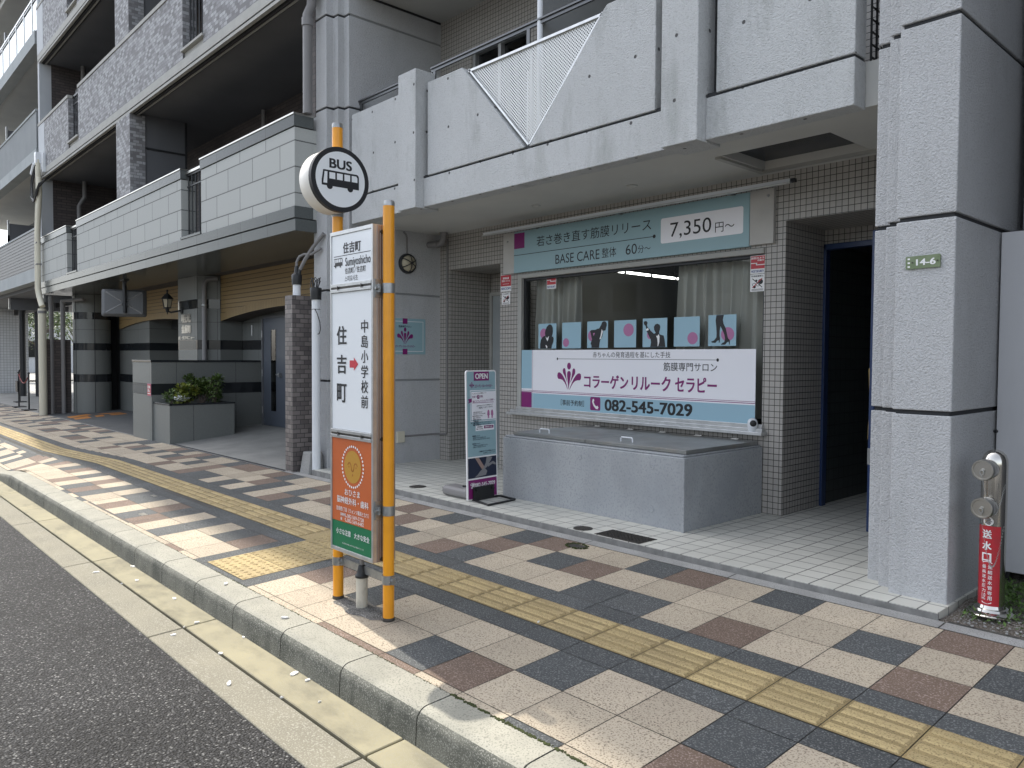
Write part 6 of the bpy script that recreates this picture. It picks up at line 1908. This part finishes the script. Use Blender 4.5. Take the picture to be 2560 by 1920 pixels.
# brick pier with a capped white pipe, concrete block, white pipe, beside the two buildings
t = thing('brick_pier', 'narrow grey-brown brick pier between the forecourt and the white pipe', 'pier', (-6.52, 1.55, 0))
b = MB(); b.box(-6.612, -6.43, 1.372, 1.72, -.02, 2.105); b.build('brickwork', 'pillar_brick', t)
t = thing('capped_pipe', 'short white pipe with a black cable hood on top of the brick pier', 'pipe', (-6.49, 1.46, 2.105))
b = MB(); b.cyl((-6.487,1.46,2.10),(-6.487,1.46,2.245), .045, seg=20); b.build('tube', 'pvc_white', t)
b = MB(); b.lathe([(.056,0),(.058,.05),(.060,.11),(.05,.125),(.03,.14),(.024,.20),(.02,.22)], (-6.487,1.46,2.232), seg=16); b.cyl((-6.45,1.47,2.34),(-6.44,1.48,2.42),.022,.018,seg=10); b.build('hood', 'black_plastic', t)
b = MB(); b.tube([(-6.487,1.46,2.44),(-6.487,1.46,2.50),(-6.46,1.48,2.56),(-6.40,1.51,2.585),(-6.30,1.55,2.58),(-6.16,1.60,2.64)], .016, 8); b.tube([(-6.44,1.48,2.41),(-6.38,1.51,2.52),(-6.28,1.56,2.66),(-6.10,1.60,2.80)], .022, 8); b.build('cable', 'pipe_grey', t)
t = thing('white_pipe', 'tall white pipe with a black cable hood and looping cables beside the brick pier', 'pipe', (-6.10, 1.50, .04))
b = MB(); b.cyl((-6.10,1.50,.03),(-6.10,1.50,2.055), .0475, seg=24); b.build('tube', 'pvc_white', t)
b = MB(); b.lathe([(.062,0),(.064,.08),(.066,.125),(.062,.135),(.03,.14)], (-6.10,1.50,2.04), seg=18); b.build('hood', 'black_plastic', t)
b = MB()
for k in range(5):
    a = k*1.25; b.tube([(-6.10+.02*math.cos(a),1.50+.02*math.sin(a),2.17),(-6.10+.05*math.cos(a),1.50+.05*math.sin(a),2.25),(-6.10+.06*math.cos(a+.6),1.50+.05*math.sin(a+.6),2.29),(-6.10+.05*math.cos(a+1.4),1.49+.05*math.sin(a+1.4),2.25),(-6.10+.045*math.cos(a+1.6),1.48+.045*math.sin(a+1.6),2.16)], .005, 6)
b.tube([(-6.05,1.46,1.93),(-6.00,1.46,1.88),(-5.955,1.47,1.78),(-5.95,1.475,1.70),(-5.985,1.48,1.655),(-6.02,1.48,1.645)], .005, 6)
b.lathe([(.0485,-.003),(.0495,0),(.0485,.003)], (-6.10,1.50,1.93), seg=20)
b.build('cable', 'cable_black', t)
t = thing('concrete_block', 'pale concrete block with a cut pipe stub between brick pier and white pipe', 'block', (-6.23, 1.48, .04))
b = MB(); b.prism([(-6.35,1.43),(-6.15,1.43),(-6.15,1.60),(-6.35,1.60)], 'z', .02, .03)
vs = [(-6.36,1.42,.02),(-6.14,1.42,.02),(-6.14,1.62,.02),(-6.36,1.62,.02),(-6.325,1.45,.285),(-6.15,1.45,.285),(-6.15,1.60,.285),(-6.325,1.60,.285)]
b = MB(); b.add(vs, [(0,3,2,1),(4,5,6,7),(0,1,5,4),(1,2,6,5),(2,3,7,6),(3,0,4,7)]); b.build('block', 'old_concrete', t, bevel=.006)
b = MB(); b.cyl((-6.20,1.53,.28),(-6.20,1.53,.43), .019, seg=12); b.build('pipe_stub', 'galvanised', t)
for z, lb in ((4.80, 'small white spotlight on the column edge between the two buildings, lower of two'), (5.16, 'small white spotlight on the column edge between the two buildings, upper of two')):
    t = thing('spotlight', lb, 'light', (-6.40, 1.70, z), 'spotlights on the column edge')
    b = MB(); d_ = Vector((-.55,-.5,-.45)).normalized(); b.lathe([(.03,-.05),(.045,-.03),(.056,.05),(.052,.06)], (-6.575,1.69,z), axis=d_, seg=20); b.build('head', 'pvc_white', t)
    b = MB(); b.tube([(-6.385,1.76,z-.02),(-6.48,1.74,z-.01),(-6.56,1.71,z)], .012, 6); b.tube([(-6.56,1.71,z-.02),(-6.565,1.70,z-.2),(-6.54,1.71,z-.35)], .006, 5); b.build('arm', 'pipe_grey', t)
t = thing('meter_box', 'small grey meter boxes with cables on the dark edge between the two buildings', 'box', (-6.42, 1.72, 4.3))
b = MB(); b.box(-6.62,-6.50,1.66,1.80,4.34,4.62); b.box(-6.62,-6.50,1.66,1.80,3.98,4.28); b.build('box', 'siding', t, bevel=.004)
b = MB(); b.tube([(-6.54,1.65,4.75),(-6.56,1.64,4.66),(-6.53,1.65,4.3),(-6.55,1.65,3.9)], .006, 5); b.build('cable', 'cable_black', t)

# beige cable pipes on the corner of the granite building
t = thing('cable_pipes', 'pair of beige cable pipes with black cable loops down the corner of the granite building', 'pipe', (-18.95, 1.27, 0))
P0 = [(-18.92,1.24,6.02),(-18.88,1.24,5.5),(-18.86,1.24,5.15),(-18.98,1.24,4.75),(-19.10,1.24,4.25),(-19.13,1.24,2.95),(-19.10,1.26,2.78),(-18.86,1.27,2.52)]
b = MB(); b.tube(P0, .055, 12); b.tube([(x+.115, y, z) for x, y, z in P0[1:]], .05, 12); b.build('upper_pipe', 'pvc_beige', t)
b = MB(); b.cyl((-18.84,1.27,-.03),(-18.84,1.27,2.47), .085, seg=18); b.build('lower_pipe', 'pvc_beige', t)
b = MB(); b.cyl((-18.84,1.27,2.36),(-18.84,1.27,2.42),.095,seg=18)
for z in (4.0, 3.5): b.box(-19.20,-18.95,1.19,1.30,z,z+.03)
b.build('collar', 'pipe_grey', t)
b = MB(); b.box(-19.02,-18.86,1.19,1.30,5.85,6.10); b.cyl((-19.0,1.2,5.85),(-19.25,1.2,5.65),.05,.06,seg=12); b.box(-18.72,-18.62,1.29,1.345,5.62,6.05); b.build('terminal', 'pvc_white', t)
b = MB()
for k in range(5): b.tube([(-19.0+.03*k,1.2,5.8),(-19.28+.03*k,1.17,5.5-.03*k),(-19.25+.05*k,1.16,5.12-.04*k),(-18.95+.04*k,1.16,4.96+.02*k),(-18.70,1.17,5.08+.03*k),(-18.60,1.2,5.25+.02*k),(-18.45,1.3,5.40)], .016, 6)
b.build('cable', 'cable_black', t)
t = thing('boundary_wall', 'dark brick boundary wall behind the beige pipe', 'wall', (-19.0, 1.6, 0))
b = MB(); b.box(-19.22, -19.02, 1.25, 1.9, -.05, 1.76); b.build('brickwork', 'brown_brick', t)

# ================================================================ FAR APARTMENT BUILDING
Cb = thing('apartment_building', 'farther apartment building on open ground-floor posts with white glass balcony rail', 'building', (-27, 1.4, 0))
CX0, CX1 = -33.0, -19.62
b = MB(); b.box(CX0, CX1, 1.36, 1.5, 3.52, 4.44); o = b.build('balcony_wall', 'siding', Cb)
b = MB()
for k in range(11): b.box(CX0, CX1, 1.352, 1.37, 3.55+.08*k, 3.60+.08*k)
b.build('siding_board', 'siding', o)
b = MB(); b.box(CX0, CX1+.02, 1.34, 1.52, 4.442, 4.49); b.build('coping', 'pale_render', o)
b = MB(); b.box(CX0, CX1, 1.35, 1.6, 3.2, 3.515); b.build('slab_edge', 'pale_render', Cb)
b = MB(); b.box(CX0, CX1, 1.36, 1.5, 6.36, 7.24); o = b.build('balcony_wall', 'grey_render', Cb)
b = MB(); b.box(CX0, CX1+.02, 1.34, 1.52, 7.242, 7.29); b.build('coping', 'pale_render', o)
b = MB(); b.box(CX0, CX1, 1.35, 1.6, 6.09, 6.355); b.build('slab_edge', 'pale_render', Cb)
b = MB(); b.box(CX0, CX1, 1.35, 1.6, 8.84, 9.15); b.build('slab_edge', 'pale_render', Cb)
b = MB()
for z in (3.25, 6.14, 8.89, 11.6): b.box(CX0, CX1, 1.6, 3.4, z, z+.2)
b.build('balcony_soffit', 'soffit_paint', Cb)
b = MB(); b.box(CX0, CX1, 3.3, 3.5, 3.3, 14.6); b.box(CX1-.12, CX1, 1.6, 3.3, 3.3, 4.3); b.build('back_wall', 'grey_render', Cb)
b = MB(); b.box(CX0, CX1, 1.38, 1.43, 9.98, 10.03); b.box(CX0, CX1, 1.39, 1.42, 9.93, 9.95); rl = b.build('balcony_rail', 'aluminium', Cb)
b = MB(); b2 = MB()
x = -19.1
while x > CX0:
    b.box(x-.025, x+.025, 1.38, 1.43, 9.15, 9.98); b2.box(x-.935, x-.03, 1.395, 1.41, 9.17, 9.86); x -= .96
b.build('post', 'aluminium', rl); b2.build('glass_panel', 'white_glass', rl)
for z0, h in ((4.5, 1.5), (7.3, 1.45), (10.1, 1.4), (3.55, 2.3)):
    for x in (-20.9, -25.5):
        b = MB(); b.box(x-.02, x+.02, 1.75, 3.3, z0-.8, z0+h*.55); o = b.build('divider', 'siding', Cb)
        b = MB(); b.box(x-.03, x+.03, 1.70, 1.75, z0-.8, z0+h*.62); b.build('divider_post', 'aluminium', o)
for z in (4.0, 6.9, 9.7):
    for x in (-24.2, -21.8, -27.5):
        b = MB(); b.box(x-.8, x+.8, 3.27, 3.298, z-.4, z+1.5); b.build('window', 'dark_glass', Cb)
b = MB(); b.box(CX0, CX1, 1.6, 9, 3.10, 3.2); b.build('ground_soffit', 'grey_soffit', Cb)
b = MB(); b.box(CX0, CX1, 3.51, 9, 3.21, 14.6); b.box(CX0,-24.0,1.36,9,11.81,15); b.box(-23.99,CX1,1.36,9,11.81,19.6); b.build('main_block', 'grey_render', Cb)  # roof blocks out of view, heights shaped for the shadow down the street
b = MB()
for x, y in ((-29.1,2.68),(-28.6,3.05),(-29.1,7.5),(-24.5,7.5)): b.cyl((x,y,-.1),(x,y,3.1), .10, seg=12)
b.build('steel_post', 'dark_metal', Cb)
b = MB(); b.box(CX0,-20,7.4,7.6,2.85,3.1); b.box(CX0,-20,2.95,3.05,2.86,3.1); b.build('beam', 'dark_metal', Cb)
b = MB(); b.box(-33.6,-32.1,2.2,3.4,-.1,3.1); b.build('tiled_column', 'white_wall_tile', Cb)
g = MB(); g.poly([(-45,1.36,-.05),(-19.3,1.36,-.03),(-19.3,9,-.02),(-45,9,-.02)]); struct('far_forecourt', g, 'entry_floor')
g = MB(); g.poly([(-90,9,-.03),(-5,9,-.03),(-5,60,-.03),(-90,60,-.03)]); struct('rear_yard', g, 'plain_ground')
# rope posts in front of it
posts = [((-21.10,1.39),'rope post with flat foot, next to the dark brick wall'), ((-22.62,1.43),'rope post with flat foot carrying a small dark sign'), ((-25.2,1.9),'rope post with flat foot standing beyond the post with the dark sign')]
for i, ((x, y), lb) in enumerate(posts):
    z = -.04
    t = thing('rope_post', 'black ' + lb, 'post', (x, y, z), 'rope posts in the far forecourt')
    b = MB(); b.cyl((x,y,z),(x,y,z+.95), .02, seg=10); b.lathe([(.028,0),(.03,.02),(.012,.045)], (x,y,z+.94), seg=10); b.build('post', 'dark_metal', t)
    b = MB(); b.box(x-.2,x+.2,y-.14,y+.14,z,z+.03); b.build('foot', 'dark_metal', t)
    if i == 1:
        b = MB(); b.box(x-.16,x+.10,y-.05,y-.03,z+.42,z+.72); b.build('sign_plate', 'black_plastic', t)
for (a, c), lb in (((0,1),'dark red rope between the post with the sign and the brick wall post'),((1,2),'dark red rope hanging between the two farther rope posts')):
    pa, pc = posts[a][0], posts[c][0]
    b = MB(); b.tube([(pa[0]+(pc[0]-pa[0])*k/12, pa[1]+(pc[1]-pa[1])*k/12, .86-.22*math.sin(math.pi*k/12)) for k in range(13)], .014, 6)
    tag(b.build('rope', 'rope_red'), lb, 'rope', 'ropes between posts')

# background seen under the far building
t = thing('background_house', 'pale house wall glimpsed behind the open ground floor of the far building', 'house', (-72, 12, 0))
b = MB(); b.box(-78,-70,4,26,-.1,6); b.build('wall', 'white_wall_tile', t)
b = MB()
for y in (6,10,14,18):
    for z in (1.2, 4.0): b.box(-69.99, -69.9, y, y+1.4, z, z+1.3)
b.build('window', 'dark_glass', t)
b = MB(); b.prism([(-78.4,6.0),(-69.6,6.0),(-71,7.2),(-77,7.2)], 'y', 3.6, 26.4); b.build('roof', 'siding', t)
def tree(c, H_, rad, seed, label, n=2600):
    rr = random.Random(seed)
    t = thing('tree', label, 'tree', c, 'trees behind the far building')
    tr = MB(); lf = MB(); c = Vector(c)
    tr.tube([c, c+Vector((.05,.02,H_*.3)), c+Vector((-.05,.05,H_*.6)), c+Vector((0,0,H_*.85))], [.16,.13,.08,.03], 10)
    tips = []
    for k in range(16):
        a = rr.uniform(0,6.28); h = H_*rr.uniform(.28,.7); e = c + Vector((rad*rr.uniform(.5,1)*math.cos(a), rad*rr.uniform(.5,1)*math.sin(a), h + H_*rr.uniform(.1,.3)))
        s = c + Vector((0,0,h)); tr.tube([s, s*.5+e*.5+Vector((0,0,.15)), e], [.05,.03,.01], 6); tips.append(e)
    for e in tips:
        for k in range(n//16):
            v = Vector((rr.gauss(0,1), rr.gauss(0,1), rr.gauss(0,.7)))*rad*.24
            d = Vector((rr.gauss(0,1), rr.gauss(0,1), rr.gauss(0,.6))).normalized()
            leaf(lf, e+v, d, (rr.uniform(-.5,.5), rr.uniform(-.5,.5), 1), rr.uniform(.12,.22), .09)
    tr.build('trunk', 'bark', t); lf.build('crown', 'leaf_b', t)
tree((-44.0, 6.2, 0), 4.6, 1.3, 1, 'leafy green tree glimpsed behind the posts of the far building')
tree((-52.0, 9.6, 0), 5.4, 1.9, 2, 'second leafy tree farther back beyond the open ground floor')

# neighbouring block to the right and the row across the road (they shade and mirror, hardly seen)
t = thing('neighbouring_building', 'dark wall of the next building rising behind the pale hoarding panel', 'building', (2.5, 2.6, 0))
b = MB(); b.box(.56, 7.0, 2.6, 12, 0, 15); b.box(1.55, 7.0, 1.45, 2.59, 0, 15); b.build('wall', 'siding', t)
for i, (x0, x1, h, m, lb) in enumerate(((-62,-41,9,'pale_render','pale building across the road at the far end'),(-39,-22,7,'grey_render','grey building across the road opposite the far block'),(-20,-6,4.5,'white_wall_tile','white tiled building across the road opposite the granite block'),(-3.5,9,4.5,'precast','cream building across the road opposite the shop'))):
    t = thing('opposite_building', lb, 'building', ((x0+x1)/2, -23, 0), 'buildings across the road')
    b = MB(); b.box(x0, x1, -34, -23, -.6, h); b.build('wall', m, t)
    b = MB()
    z = 1.0
    while z + 1.6 < h:
        x = x0 + .8
        while x + 1.5 < x1: b.box(x, x+1.5, -23.02, -22.98, z, z+1.5); x += 2.6
        z += 2.9
    b.build('window', 'dark_glass', t)
